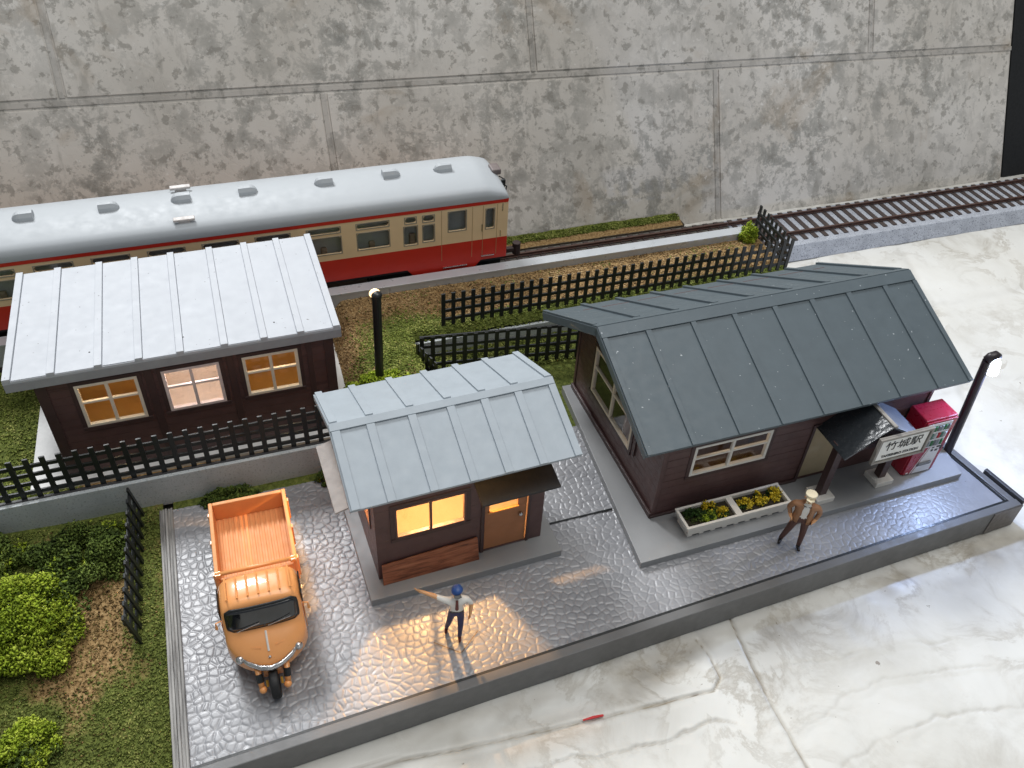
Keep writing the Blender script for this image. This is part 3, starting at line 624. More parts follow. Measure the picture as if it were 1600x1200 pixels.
def clump(name, label, cat, c, rad, n, size, m, m2=None, frac=.3, group=None, part='crown'):
    """foam foliage: many small crumbs through an uneven lumpy volume"""
    t = thing(name, label, cat, c, 0, group); rad = np.array(rad)
    def pts(n_, k):
        lobes = rng.normal(size=(k, 3)); lobes /= np.linalg.norm(lobes, axis=1)[:, None]; lobes[:, 2] = np.abs(lobes[:, 2]); lobes *= .5+.32*rng.random((k, 1))
        w_ = rng.integers(0, k, n_); d = rng.normal(size=(n_, 3)); d /= np.linalg.norm(d, axis=1)[:, None]
        r = (.24 if k > 20 else .42)*rng.random(n_)**.4; P = (lobes[w_]+d*r[:, None])*rad; P[:, 2] = np.abs(P[:, 2]); return P
    chips(part, pts(int(n*1.9), 46), size*.78, m, 1.0, t) if n > 1500 else chips(part, pts(n, 9), size, m, 1.0, t)
    if m2: chips('undergrowth', pts(int(n*frac), 9)*[.9, .9, .7], size, m2, 1.0, t)
    return t
fl = [(1.95-.0, .86, .33, 'dark green leafy tuft at the left end of the planter', LEAFDK, .42), (2.62, .70, .30, 'yellow-green flower tuft at the front of the left planter bay', None, .3), (2.85, 1.02, .34, 'tallest yellow flower tuft in the left planter bay', YELLOW, .36),
      (3.18, .72, .24, 'small yellow flower tuft beside the planter divider', YELLOW, .26), (4.08, .88, .30, 'left yellow flower tuft in the right planter bay', YELLOW, .32), (4.72, .90, .33, 'middle yellow flower tuft in the right planter bay', YELLOW, .36), (5.34, .96, .31, 'yellow flower tuft at the right end of the planter', YELLOW, .36)]
for x, y, r, lb, m_, hz in fl:
    if m_ is LEAFDK: clump('leafy_plant', lb, 'plant', (x+.28, y, .74), (.5, .36, .3), 700, .05, LEAFDK, BUSHDK, .3, 'planter plants')
    else: clump('flower_tuft', lb, 'flower', (x, y, .74), (r, r*.9, hz), 260, .06, m_ or BUSHLT, LEAFDK, .4, 'planter plants', 'blossom')

# ---- front ticket hut
HX, HY, HA = -8.81, 1.05, .034
hs = thing('hut_slab', 'grey slab under the small grey-roofed ticket hut', 'slab', (HX, HY, 0), HA)
MB().prism([(0, 0, -.1), (6.36, -.08, -.1), (6.42, 5.0, -.1), (.0, 5.0, -.1)], (0, 0, .40)).build('slab', SLAB, hs, .015)
ht = thing('ticket_hut', 'small brown ticket hut with light grey gabled roof and lit window', 'house', (HX, HY, 0), HA)
hx0, hx1, hy0, hy1 = .42, 5.9, .69, 4.55
HT = 4.86
holes = [(1.02, 3.27, 2.12, 3.5), (3.84, 5.38, .34, 2.74)]
panel_wall(MB(), hx0, hx1, .3, HT, holes, hy0, hy0+.16).build('front_wall', BROWN, ht, .01)
lh = [(1.3, 3.3, 2.1, 3.5)]
mb = MB(); panel_wall(mb, hy0+.162, hy1-.162, .3, 4.7, lh, hx0, hx0+.16); mb.v = [(y, x, z) for x, y, z in mb.v]; mb.build('side_wall', BROWN, ht, .01)
mb = MB(); panel_wall(mb, hy0+.162, hy1-.162, .3, 4.7, [], hx1-.16, hx1); mb.v = [(y, x, z) for x, y, z in mb.v]; mb.build('side_wall', BROWN, ht, .01)
box('back_wall', BROWN, ht, hx0, hx1, hy1-.16, hy1, .3, 4.6)
for x0, x1, nm in ((hx0+.02, hx0+.14, 'gable_fill'), (hx1-.14, hx1-.02, 'gable_fill')): MB().prism([(x0, hy0+.17, 4.72), (x0, hy1-.17, 4.55), (x0, 2.31, 5.62)], (x1-x0, 0, 0)).build(nm, BROWN, ht)
box('lining', paint('tan lining', srgb(136, 132, 126), .8, .03), ht, hx0+.17, hx1-.17, hy1-.22, hy1-.165, .34, 4.5); box('lining', paint('tan lining', srgb(136, 132, 126), .8, .03), ht, hx0+.165, hx0+.2, hy0+1.7+.95, hy1-.23, .34, 4.5); box('lining', paint('tan lining', srgb(136, 132, 126), .8, .03), ht, hx1-.2, hx1-.165, hy0+.17, hy1-.23, .34, 4.5)
box('floor', paint('warm interior floor', srgb(150, 132, 108), .8, .04), ht, hx0+.17, hx1-.17, hy0+.17, hy1-.23, .31, .34)
wn = window(ht, 2.145, hy0, 2.81, 2.25, 1.38, 1, 0, BROWN, .07, BROWN2)
window(ht, 2.3, hx0, 2.8, 2.0, 1.4, 1, 0, BROWN, .07, None, axis='y')
dr = box('door', TAN, ht, 3.9, 5.32, hy0+.03, hy0+.1, .36, 2.18, bevel=.012)
MB().box(3.9, 5.32, hy0+.03, hy0+.1, 2.52, 2.7).box(3.9, 4.05, hy0+.031, hy0+.099, 2.18, 2.52).box(5.0, 5.32, hy0+.031, hy0+.099, 2.18, 2.52).build('door_head', TAN, dr, .006)
box('door_pane', GLASS, dr, 4.05, 5.0, hy0+.06, hy0+.07, 2.18, 2.52)
box('door_sill', paint('amber sill', srgb(214, 150, 80), .4), dr, 4.0, 5.04, hy0-.02, hy0+.03, 2.13, 2.19, bevel=.01)
MB().ball((5.1, hy0-.03, 1.77), .075, 12, 8).tube([(5.1, hy0+.03, 1.77), (5.1, hy0-.02, 1.77)], .03, 8).build('knob', METAL, dr, smooth=True)
MB().box(3.76, 3.88, hy0-.04, hy0, .3, 2.8).box(5.34, 5.44, hy0-.04, hy0, .3, 2.8).build('door_frame', BROWN2, ht, .01)
MB().prism([(3.45, hy0-.005, 3.88), (5.95, hy0-.005, 3.88), (5.95, hy0-.92, 3.68), (3.45, hy0-.92, 3.68)], (0, 0, .07)).build('door_canopy', paint('black card', srgb(26, 24, 24), .5), ht, .01)
hr = [.14, 1.14, 2.36, 3.53, 4.58, 5.65, 6.76]
a1, f1_ = slope(ht, -.346, 6.86, 2.307, 5.84, -.21, 4.91, ROOFGR, hr, .12, .27, ribw=.24, panel=False, ribh=.075)
hb = [.14, 1.19, 2.39, 3.54, 4.61, 5.65, 6.76]
a2, f2_ = slope(ht, -.346, 6.86, 2.312, 5.835, 4.99, 4.67, ROOFGR, hb, .12, .02, ribw=.22, panel=False, ribh=.065)
MB().obox(f1_[0], f1_[1], f1_[2], f1_[3], -.01, 6.87, -.0, .25, .002, .06).build('ridge_cap', ROOFGR, a1, .01)
for f_, r_ in ((f1_, a1), (f2_, a2)): MB().obox(f_[0], f_[1], f_[2], f_[3], -.025, -.003, 0, f_[4], -.2, 0).build('bargeboard', ROOFGR, r_, .008)
MB().prism([(.43, 1.1, 3.68), (.43, 3.95, 3.68), (-.62, 3.95, 3.38), (-.62, 1.1, 3.38)], (0, 0, .06)).build('side_canopy', paint('taupe card', srgb(156, 148, 143), .5), ht, .01)
ps = thing('wooden_bench_board', 'reddish brown wood-grain board leaning against the ticket hut front', 'board', (HX, HY, .3), HA)
MB().add([(.50, .42, .0), (3.66, .42, .0), (3.64, .60, .92), (.52, .60, .76), (.50, .47, .0), (3.66, .47, .0), (3.64, .65, .92), (.52, .65, .76)], [(0, 1, 2, 3), (7, 6, 5, 4), (0, 4, 5, 1), (1, 5, 6, 2), (2, 6, 7, 3), (3, 7, 4, 0)]).build('plank', PLANK, ps, .008)
MB().box(1.9, 2.4, .60, .68, .70, .80).build('clip', DKGREY, ps, .01)
def lamp(name, loc, power, color, size, parent=None):
    d = bpy.data.lights.new(name, 'POINT'); d.energy = power; d.color = color; d.shadow_soft_size = size
    o = bpy.data.objects.new(name, d); col.objects.link(o); o.location = loc
    if parent: o.parent = parent
    return o
def bulb(parent, loc, color, power, r=.09, strength=30):
    MB().ball((loc[0], loc[1], loc[2]), r, 10, 8).build('bulb', glow('bulb glow', color, strength), parent, smooth=True)
    MB().tube([(loc[0], loc[1], loc[2]+r), (loc[0], loc[1], loc[2]+r+.5)], .03, 6).build('lamp_wire', BLACK, parent)
    return lamp('bulb_light', (loc[0], loc[1], loc[2]-r-.05), power, color, .10, parent)
WARM = (1.0, .74, .42)
bulb(ht, (2.55, 2.35, 4.75), (1.0, .53, .20), 2900)

bulb(stn, (4.2, 3.0, 4.4), (1, .72, .45), 60, .06, 6)
# ---- white roofed house
GX = -18.33
gs = thing('house_slab', 'white slab under the white-roofed brown house', 'slab', (GX, 0, 0), .008)
MB().prism([(-.5, 8.72, -.1), (10.62, 8.5, -.1), (10.85, 15.5, -.1), (-.3, 15.5, -.1)], (0, 0, .25)).build('slab', paint('white slab card', srgb(214, 214, 212), .6, .05), gs, .015)
gh_ = thing('lineside_house', 'long brown house with white ribbed flat roof and three lit windows', 'house', (GX, 0, 0), .008)
gx0, gx1, gy0, gy1 = .80, 10.16, 9.16, 14.6
gz0 = .15
wins = [(1.86, 3.77, 2.22, 4.04), (4.51, 6.36, 2.26, 4.04), (7.10, 8.96, 2.30, 4.04)]
panel_wall(MB(), gx0, gx1, gz0, 4.56, wins, gy0, gy0+.05, .33).build('front_siding', BROWN, gh_)
panel_wall(MB(), gx0+.02, gx1-.02, gz0, 4.56, wins, gy0+.052, gy0+.2).build('front_wall', BROWN, gh_)
box('side_wall', BROWN, gh_, gx0, gx0+.16, gy0+.21, gy1-.17, gz0, 4.4); box('side_wall', BROWN, gh_, gx1-.16, gx1, gy0+.21, gy1-.17, gz0, 4.4); box('back_wall', BROWN, gh_, gx0, gx1, gy1-.16, gy1, gz0, 4.35)
for a in ((gx0-.04, gx0+.3), (4.0, 4.26), (6.6, 6.84), (9.25, 9.45), (gx1-.3, gx1+.04)): box('corner_post' if a[0] < 1 or a[1] > 10 else 'wall_stud', BROWN2, gh_, a[0], a[1], gy0-.04, gy0-.002, gz0, 4.5, bevel=.01)
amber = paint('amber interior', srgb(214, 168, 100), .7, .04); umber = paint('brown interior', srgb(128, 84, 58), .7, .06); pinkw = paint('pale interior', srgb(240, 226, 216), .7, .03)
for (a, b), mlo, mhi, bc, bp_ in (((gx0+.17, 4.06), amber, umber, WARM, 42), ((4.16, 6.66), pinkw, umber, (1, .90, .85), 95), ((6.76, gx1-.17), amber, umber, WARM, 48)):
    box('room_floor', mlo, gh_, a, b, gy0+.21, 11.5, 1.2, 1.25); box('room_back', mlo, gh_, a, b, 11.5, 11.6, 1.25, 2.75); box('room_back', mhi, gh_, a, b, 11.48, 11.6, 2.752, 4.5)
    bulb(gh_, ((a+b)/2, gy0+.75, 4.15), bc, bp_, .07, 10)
for a in (4.06, 6.66): box('partition', CREAM, gh_, a, a+.1, gy0+.21, 11.6, 1.2, 4.5)
for x0, x1, z0, z1 in wins: window(gh_, (x0+x1)/2, gy0, (z0+z1)/2, x1-x0, z1-z0, 1, 2, CREAMFR if x0 != 4.51 else paint('pinkish white frame', srgb(226, 208, 202), .5), .105, BROWN2)
yb, zb = 15.3, 4.55
rr, fr_ = slope(gh_, 0, 10.5, yb, zb, 9.06, 4.70, ROOFWH, [.13, 1.39, 2.78, 4.0, 5.27, 6.66, 7.94, 9.15, 10.36], .10, .0, ribw=.23, panel=True, ribh=.11)
MB().obox(fr_[0], fr_[1], fr_[2], fr_[3], 0, 10.5, fr_[4]-.04, fr_[4]+.0, -.42, -.102).build('fascia', FASCIA, rr, .01)
for u in (.0, 10.46): MB().obox(fr_[0], fr_[1], fr_[2], fr_[3], u, u+.04, .05, fr_[4]-.045, -.38, -.102).build('fascia', FASCIA, rr, .01)

# ================================================================== RAILCAR
tr = thing('railcar', 'cream and red diesel railcar with silver roof beside platform', 'train', (0, 18.08, 0))
TX0, TX1, HW = -24.4, .62, 1.67
side_y = -HW
trans = [(-6.0+i*0, 0) for i in range(0)]
wx = []
x = -5.96
while x > -22.5: wx.append((x, x+1.33)); x -= 2.02
bigw = [(a, b, 2.90, 3.68) for a, b in wx]; topw = [(a, b, 3.89, 4.13) for a, b in wx]
small = [(-3.98, -3.42, 2.80, 3.70), (-3.16, -2.68, 2.86, 3.66), (-3.92, -3.46, 3.86, 4.13), (-3.15, -2.68, 3.84, 4.12), (-2.04, -1.27, 3.20, 4.14), (-.36, .0, 3.10, 4.06)]
allw = bigw+topw+small
def rounded_corners(mb, h, y0, y1, r, n=4):
    x0, x1, z0, z1 = h; r = min(r, (x1-x0)/2*.95, (z1-z0)/2*.98)
    for cx, cz, a0 in ((x0, z0, 180), (x1, z0, 270), (x1, z1, 0), (x0, z1, 90)):
        ox = x0+r if cx == x0 else x1-r; oz = z0+r if cz == z0 else z1-r
        arc = [(ox+r*math.cos(math.radians(a0+90*k/n)), oz+r*math.sin(math.radians(a0+90*k/n))) for k in range(n+1)]
        mb.prism([(cx, y0, cz)]+[(p, y0, q) for p, q in arc], (0, y1-y0, 0))
for s in (-1, 1):
    y0, y1 = (-HW, -HW+.09) if s < 0 else (HW-.09, HW)
    cs = MB(); panel_wall(cs, TX0, TX1, 2.58, 4.29, allw, y0, y1)
    for h in allw: rounded_corners(cs, h, y0+.001, y1-.001, .13 if h[3]-h[2] < .3 else .09)
    cs.build('cream_side', TRAINCREAM, tr)
    e = .004*s
    MB().prism([(TX0, y0, 1.52), (-15.2, y0, 1.52), (-14.9, y0, 1.20), (-9.2, y0, 1.20), (-8.9, y0, 1.52), (-5.2, y0, 1.52), (-3.9, y0, 1.52), (-3.65, y0, 1.20), (-.82, y0, 1.20), (-.55, y0, 1.52), (TX1, y0, 1.52), (TX1, y0, 2.578), (TX0, y0, 2.578)], (0, .09, 0)).build('red_skirt', TRAINRED, tr, .01)
    box('red_stripe', TRAINRED, tr, TX0, TX1, y0-.012, y1+.012, 4.292, 4.46, bevel=.01)
for h in allw:
    f_ = MB(); x0, x1, z0, z1 = h; y = -HW-.012; t = .045
    f_.box(x0-t, x1+t, y, y+.03, z0-t, z0).box(x0-t, x1+t, y, y+.03, z1, z1+t).box(x0-t, x0, y, y+.03, z0, z1).box(x1, x1+t, y, y+.03, z0, z1)
    wn_ = f_.build('window', paint('window rubber grey', srgb(146, 138, 122), .5), tr, .01)
    box('pane', GLASSDK, wn_, x0, x1, -HW+.05, -HW+.06, z0, z1)
# blinds, seats behind the glass
box('inner_lining', paint('pale grey interior', srgb(206, 208, 208), .6, .1, 1.0), tr, TX0+.2, TX1-.3, -1.32, -1.22, 1.6, 4.4)
st0 = None
for k, (a, b) in enumerate(wx):
    q = box('seat', paint('seat brown', srgb(150, 128, 112), .7), tr, a+.5, a+.75, -1.5, -1.325, 2.3, 3.1, bevel=.06)
box('seat', paint('seat brown', srgb(150, 128, 112), .7), tr, -3.72, -3.45, -1.5, -1.325, 2.3, 3.2, bevel=.06)
box('floor', DKGREY, tr, TX0+.1, TX1-.1, -HW+.1, HW-.1, 1.35, 1.6)
# doors: fine outlines and handles
for x0, x1 in ((-2.35, -.98), (-.5, .14)):
    for xx in (x0, x1): box('door_seam', paint('door seam', srgb(168, 138, 102), .6), tr, xx-.009, xx+.009, -HW-.008, -HW, 1.75, 4.26)
box('door_handle', METAL, tr, -.56, -.52, -HW-.03, -HW, 3.0, 3.35); box('step_rail', METAL, tr, -2.3, -1.2, -HW-.05, -HW, 1.38, 1.42); box('step_rail', METAL, tr, -.55, .05, -HW-.05, -HW, 1.72, 1.76)
box('side_grab', METAL, tr, .36, .39, -HW-.03, -HW, 3.9, 4.25); box('side_grab', METAL, tr, .30, .33, -HW-.03, -HW, 2.65, 2.95)
# roof: lofted with rounded ends
prof = [(1.69, 4.462), (1.70, 4.66), (1.67, 4.80), (1.57, 4.93), (1.38, 5.03), (.9, 5.15), (.4, 5.235), (0, 5.25)]
full = prof+[(-a, b) for a, b in prof[-2::-1]]
rows = []
for xx, k, wv in ((TX0-.1, .25, .97), (TX0+.15, .6, .99), (TX0+.5, .88, 1), (TX0+1.0, 1, 1), (-1.0, 1, 1), (-.5, 1, 1), (-.32, .985, 1), (-.15, .93, 1), (.3, .70, 1), (.52, .52, .995), (.62, .34, .985), (.66, .06, .97)):
    rows.append([(xx, -a*wv, 4.462+(b-4.462)*k) for a, b in full])
rf = MB().grid(rows); n_ = len(full); rf.f += [tuple(range(n_)), tuple(range(len(rf.v)-n_, len(rf.v)))[::-1]]
roof = rf.build('roof', TRAINROOF, tr, smooth=True)
def vent(xc, flip):
    s = -1 if flip else 1; v = MB(); pr = []
    for k in range(9):
        u = k/8; hwid = .27*math.sqrt(max(0.02, 1-((u-.55)/.47)**2)) if u > .55 else .27
        h = .30*(1 if u < .6 else math.sqrt(max(.03, 1-((u-.6)/.42)**2)))
        pr.append([(xc+s*(u-.5)*.74, yy*hwid, 5.24+h*(1-abs(yy)**4)*1.0-(.04 if abs(yy) == 1 else 0)) for yy in (-1, -.85, -.5, 0, .5, .85, 1)])
    v.grid(pr); n = len(v.v); a = [5.2]*7
    fr = [(p[0], p[1], 5.2) for p in pr[0]]; v.add(pr[0]+fr, [(i, i+1, 8+i, 7+i) for i in range(6)])
    v.build('roof_vent', TRAINROOF, roof, smooth=False)
for i, (xc, fl_) in enumerate(((-18.2, 1), (-15.17, 0), (-12.52, 1), (-9.94, 0), (-6.92, 1), (-4.08, 0), (-1.86, 1), (-21.2, 0))): vent(xc, fl_)
WARMGREY = paint('warm grey fitting', srgb(186, 180, 176), .45)
for yy in (-1.28, .95):
    z = 4.98 if yy < 0 else 5.14; s = -1 if yy < 0 else 1
    MB().prism([(-12.9, yy-.16, z+.12), (-12.1, yy-.16, z+.12), (-12.1, yy+.04, z+.16), (-12.9, yy+.04, z+.16)], (0, 0, .10)).build('roof_ventilator', WARMGREY, roof, .03)
    MB().prism([(-12.72, yy-.12, z-.06), (-12.28, yy-.12, z-.06), (-12.28, yy+.02, z-.02), (-12.72, yy+.02, z-.02)], (0, 0, .2)).build('ventilator_neck', WARMGREY, roof, .02)
# end face
MB().box(TX1-.04, TX1+.03, -HW+.02, HW-.02, 1.52, 2.58).build('end_panel', TRAINRED, tr, .02); MB().box(TX1-.04, TX1+.028, -HW+.02, HW-.02, 2.582, 4.30).build('end_panel', TRAINCREAM, tr, .02); MB().box(TX1-.04, TX1+.032, -HW+.02, HW-.02, 4.302, 4.46).build('end_panel', TRAINRED, tr, .02)
for yy in (-1.05, 0, 1.05): box('end_window', GLASSDK, tr, TX1+.031, TX1+.05, yy-.36, yy+.36, 3.1, 4.0)
box('headlamp_housing', paint('dull brown grey', srgb(112, 102, 100), .5), tr, .30, .72, -.32, .32, 4.85, 5.12, bevel=.06)
MB().tube([(.6, -.9, 4.75), (.78, -.9, 4.6), (.72, -.95, 4.3)], .03, 6).tube([(.55, -.5, 4.9), (.8, -.55, 4.75), (.76, -.6, 4.35)], .03, 6).build('end_cable', BLACK, tr)
box('horn', BLACK, tr, .6, .78, -.78, -.62, 4.5, 4.85, bevel=.03)
CPL = paint('coupler brown', srgb(58, 44, 42), .55)
cp = MB().box(.5, 1.75, -.12, .12, .62, .82).build('coupler', CPL, tr, .03); MB().tube([(1.75, 0, .45), (1.75, 0, 1.05)], .2, 10).build('coupler_head', CPL, cp, .03)
MB().tube([(1.05, -.3, .8), (1.05, -.3, 1.25)], .05, 8).build('brake_pipe', BLACK, tr)
bg0 = []
for xc in (-3.9, -20.4):
    b_ = MB().box(xc-1.7, xc+1.7, -1.05, -.85, .15, .55).box(xc-1.7, xc+1.7, .85, 1.05, .15, .55).box(xc-.4, xc+.4, -.9, .9, .4, 1.3).build('bogie', DKGREY, tr, .03)
    for dx in (-1.2, 1.2):
        for s in (-1, 1): MB().tube([(xc+dx, s*.72, .36), (xc+dx, s*.90, .36)], .52, 18).build('wheel', CPL, b_, .02)
box('underframe', paint('underframe grey', srgb(120, 104, 92), .6), tr, -14, -5.6, -1.2, 1.2, .7, 1.4, bevel=.05)
box('engine_box', BLACK, tr, -5.5, -3.7, -1.5, 1.5, .95, 1.5, bevel=.04); box('engine_box', BLACK, tr, -.6, .5, -1.4, 1.4, .5, 1.45, bevel=.04)

# ================================================================== THREE WHEELER
tk = thing('three_wheeled_truck', 'orange three-wheeled truck parked beside the ticket hut', 'truck', (-11.95, 0, 0), -.01)
def superell(w_, z0, z1, n=28, e=4.5):
    out = []
    for k in range(n):
        a = 2*math.pi*k/n; c, s = math.cos(a), math.sin(a)
        out.append((w_*math.copysign(abs(c)**(2/e), c), (z0+z1)/2+(z1-z0)/2*math.copysign(abs(s)**(2/e), s)))
    return out
secs = [(1.55, 1.10, .45, 2.42, 5), (1.5, 1.13, .42, 2.50, 5), (1.0, 1.14, .42, 2.55, 5), (.62, 1.13, .42, 2.52, 5), (.50, 1.11, .42, 2.44, 5), (.42, 1.10, .42, 2.36, 5), (.20, 1.12, .42, 1.66, 5), (.12, 1.12, .42, 1.58, 4.5), (-.05, 1.06, .44, 1.50, 4), (-.22, .95, .46, 1.40, 3.4), (-.38, .80, .5, 1.28, 3), (-.52, .62, .55, 1.15, 2.7), (-.64, .40, .62, 1.03, 2.4), (-.70, .14, .72, .92, 2.2)]
rows = [[(xx, y, z) for xx, z in superell(w_, z0, z1, 32, e)] for y, w_, z0, z1, e in secs]
cb = MB(); nn = 32; cb.v = [p for r in rows for p in r]
for i in range(len(rows)-1):
    for k in range(nn): cb.f.append((i*nn+k, i*nn+(k+1) % nn, (i+1)*nn+(k+1) % nn, (i+1)*nn+k))
cb.f += [tuple(range(nn)), tuple(range(len(cb.v)-nn, len(cb.v)))]
cab = cb.build('cab', ORANGE, tk, smooth=True)
sub = cab.modifiers.new('sub', 'SUBSURF'); sub.levels = 1; sub.render_levels = 1
# windscreen: curved, rounded corners
def screen(name, m, w_, zlo, zhi, off, n=20, r=.16):
    rows = []
    for j in range(9):
        t = j/8; z = zlo+(zhi-zlo)*t; y = .215+(z-1.66)*(.42-.20)/(2.36-1.66)-off
        dz = min(z-zlo, zhi-z); hw = w_-(r-math.sqrt(max(0, r*r-(r-dz)**2)) if dz < r else 0)
        rows.append([(hw*(2*k/n-1), y+.07*(abs(2*k/n-1)*hw/w_)**3, z) for k in range(n+1)])
    g_ = MB().grid(rows); o = g_.build(name, m, tk, smooth=True); s_ = o.modifiers.new('solid', 'SOLIDIFY'); s_.thickness = .03; s_.offset = 0; return o
screen('windscreen_seal', BLACK, 1.0, 1.66, 2.40, .055); wsn = screen('windscreen', paint('dark glass', srgb(26, 28, 32), .08, .2, 1, .0, coat=.6),   .93, 1.72, 2.34, .085, r=.13)
for x0, x1 in ((-.75, -.12), (.1, .75)): MB().tube([(x0, .11, 1.75), (x1, .15, 1.89)], .013, 6).build('wiper', METAL, wsn)
for k in range(7):
    xx = -.87+k*.29; MB().tube([(xx, 1.42, 2.545), (xx, 1.0, 2.575), (xx, .66, 2.545)], .028, 6).build('roof_rib', ORANGE, cab)
for s in (-1, 1):
    MB().obox((s*1.135, .95, 1.3), (0, 1, 0), (0, 0, 1), (1, 0, 0), -.42, .42, -.7, .38, -.012, .012).build('door', ORANGE, cab, .01)
    MB().obox((s*1.13, .95, 2.02), (0, 1, 0), (0, 0, 1), (1, 0, 0), -.38, .40, -.22, .25, -.02, .02).build('side_window', paint('dark glass', srgb(26, 28, 32), .08), cab, .02)
    MB().tube([(s*1.16, 1.2, 1.55), (s*1.16, 1.35, 1.55)], .025, 6).build('door_handle', METAL, cab)
    MB().tube([(s*1.12, .5, 1.9), (s*1.26, .42, 1.95), (s*1.27, .40, 1.72)], [.02, .02, .05], 6).build('mirror', ORANGE, cab)
MB().tube([(0, .08, 1.575), (0, -.2, 1.43), (0, -.4, 1.28)], .032, 6).build('hood_strip', WHITE, cab)
for s in (-1, 1): MB().tube([(s*.2, -.30, 1.35), (s*.42, -.25, 1.355), (s*.55, -.12, 1.41), (s*.5, .02, 1.50)], .018, 5).build('hood_crease', ORANGE, cab)
MB().ball((0, -.52, 1.17), .045, 8, 6).build('badge', METAL, cab)
bpth = [(-.78, -.28, 1.06), (-.6, -.48, 1.03), (-.3, -.68, 1.0), (0, -.76, .99), (.3, -.68, 1.0), (.6, -.48, 1.03), (.78, -.28, 1.06)]
bm_ = MB()
bm_.grid([[(x, y-.06, z-.09), (x, y-.09, z-.0), (x, y-.06, z+.09), (x, y+.02, z+.10)] for x, y, z in bpth]); bmp = bm_.build('bumper', METAL, tk, smooth=True); so = bmp.modifiers.new('solid', 'SOLIDIFY'); so.thickness = .04
for x in (-.45, -.15, .15, .45): MB().ball((x, -.80+abs(x)*.5, 1.02), .022, 6, 5).build('bolt', DKGREY, bmp)
for s in (-1, 1): hl = MB().ball((s*.80, -.33, 1.08), .13, 14, 10, (1, .9, 1)).build('headlamp', METAL, tk, smooth=True); MB().ball((s*.81, -.40, 1.09), .085, 12, 8).build('lens', glass_mat('lamp lens', (1, 1, 1), .3), hl, smooth=True)
# fork and front wheel
MB().prism([(-.28, -.62, .35), (.28, -.62, .35), (.24, -.78, .95), (-.24, -.78, .95)], (0, .22, 0)).build('front_fender', ORANGE, tk, .04)
for s in (-1, 1):
    fk = MB().tube([(s*.40, -.60, .86), (s*.36, -.98, .42)], .085, 10).build('fork_leg', ORANGE, tk, smooth=True); MB().tube([(s*.388, -.70, .74), (s*.37, -.86, .56)], .105, 10).build('gaiter', BLACK, fk); MB().ball((s*.34, -1.02, .40), .11, 10, 8).build('hub_cap', ORANGE, fk, smooth=True)
    MB().tube([(s*.2, -.84, .55), (s*.2, -.97, .42)], .04, 6).build('link', paint('brass', srgb(190, 160, 70), .4, metal=.6), fk)
def tyre(parent, c, R, w_, name='wheel'):
    rows = []
    for k in range(25):
        a = 2*math.pi*k/24; ring = []
        for (dr_, dx) in ((-.16, -w_*.42), (-.05, -w_*.5), (0, -w_*.3), (.0, 0), (0, w_*.3), (-.05, w_*.5), (-.16, w_*.42)): ring.append((c[0]+dx, c[1]+(R+dr_)*math.cos(a), c[2]+(R+dr_)*math.sin(a)))
        rows.append(ring)
    t = MB().grid(rows).build(name, RUBBER, parent, smooth=True); MB().tube([(c[0]-w_*.36, c[1], c[2]), (c[0]+w_*.36, c[1], c[2])], R-.15, 16).build('rim', ORANGE, t); return t
tyre(tk, (0, -.92, .43), .44, .26)
for s in (-1, 1): tyre(tk, (s*.98, 3.6, .43), .44, .3)
# bed
bx0, bx1, by0, by1, bz = -1.18, 1.18, 2.02, 4.9, 1.95
box('chassis', DKGREY, tk, -.7, .7, 1.3, 4.6, .4, 1.0, bevel=.03)
box('bed_floor', ORANGEM, tk, bx0+.1, bx1-.1, by0+.1, by1-.1, 1.05, 1.22)
for a in ((bx0, bx0+.12, by0, by1), (bx1-.12, bx1, by0, by1)): box('bed_side', ORANGEM, tk, *a, .95, bz, bevel=.025)
box('tailboard', ORANGEM, tk, bx0+.125, bx1-.125, by1-.13, by1-.005, .97, bz-.005, bevel=.02); box('headboard', ORANGEM, tk, bx0+.125, bx1-.125, by0+.005, by0+.09, .97, bz-.22, bevel=.02)
MB().tube([(bx0+.02, by0+.04, bz+.02), (bx1-.02, by0+.04, bz+.02)], .065, 10).build('headboard_rail', ORANGE, tk, smooth=True)
for s in (-1, 1): box('rail_clamp', ORANGE, tk, s*1.08-.09, s*1.08+.09, by0-.05, by0+.13, bz-.06, bz+.07, bevel=.02)
for k in range(13):
    xx = -.96+k*.16; box('floor_rib', ORANGEM, tk, xx-.045, xx+.045, by0+.1, by1-.14, 1.222, 1.262, bevel=.018)
for s in (-1, 1):
    for yy in (2.2, 3.4, 4.5): box('side_stake', ORANGE, tk, s*1.2-.03, s*1.2+.03, yy-.07, yy+.07, 1.0, bz-.1, bevel=.01)

# ================================================================== LAMP POSTS
lr = thing('street_lamp', 'leaning black street lamp shining white at the right end of station', 'lamp', (13.42, 1.38, 0)); LP = paint('dark lamp paint', srgb(40, 34, 38), .4)
top_ = Vector((-.45, .03, 4.80))
MB().tube([(0, 0, 0), (-.2, .01, 2.2), top_], .155, 14).build('post', LP, lr, smooth=False)
lc = MB().tube([top_+Vector((-.05, 0, .02)), top_+Vector((.05, -.02, .16)), top_+Vector((.22, -.05, .22)), top_+Vector((.34, -.08, .16))], [.155, .17, .17, .13], 14).build('cap', LP, lr, smooth=True)
MB().tube([top_+Vector((.20, -.04, .12)), top_+Vector((.29, -.06, -.12)), top_+Vector((.42, -.10, -.58))], [.16, .22, .18], 12).build('lit_shade', glow('white led glow', (.86, .92, 1.0), 16), lr, smooth=True)
lamp('led_light', (top_.x+.78, top_.y-.34, top_.z-.5), 1050, (.42, .58, 1.0), .14, lr)
ll = thing('street_lamp', 'straight black lamp post with a glowing warm tip on the gravel', 'lamp', (-6.5, 10.25, .9))
MB().tube([(0, 0, 0), (.08, -.02, 4.0)], .165, 14).build('post', BLACK, ll)
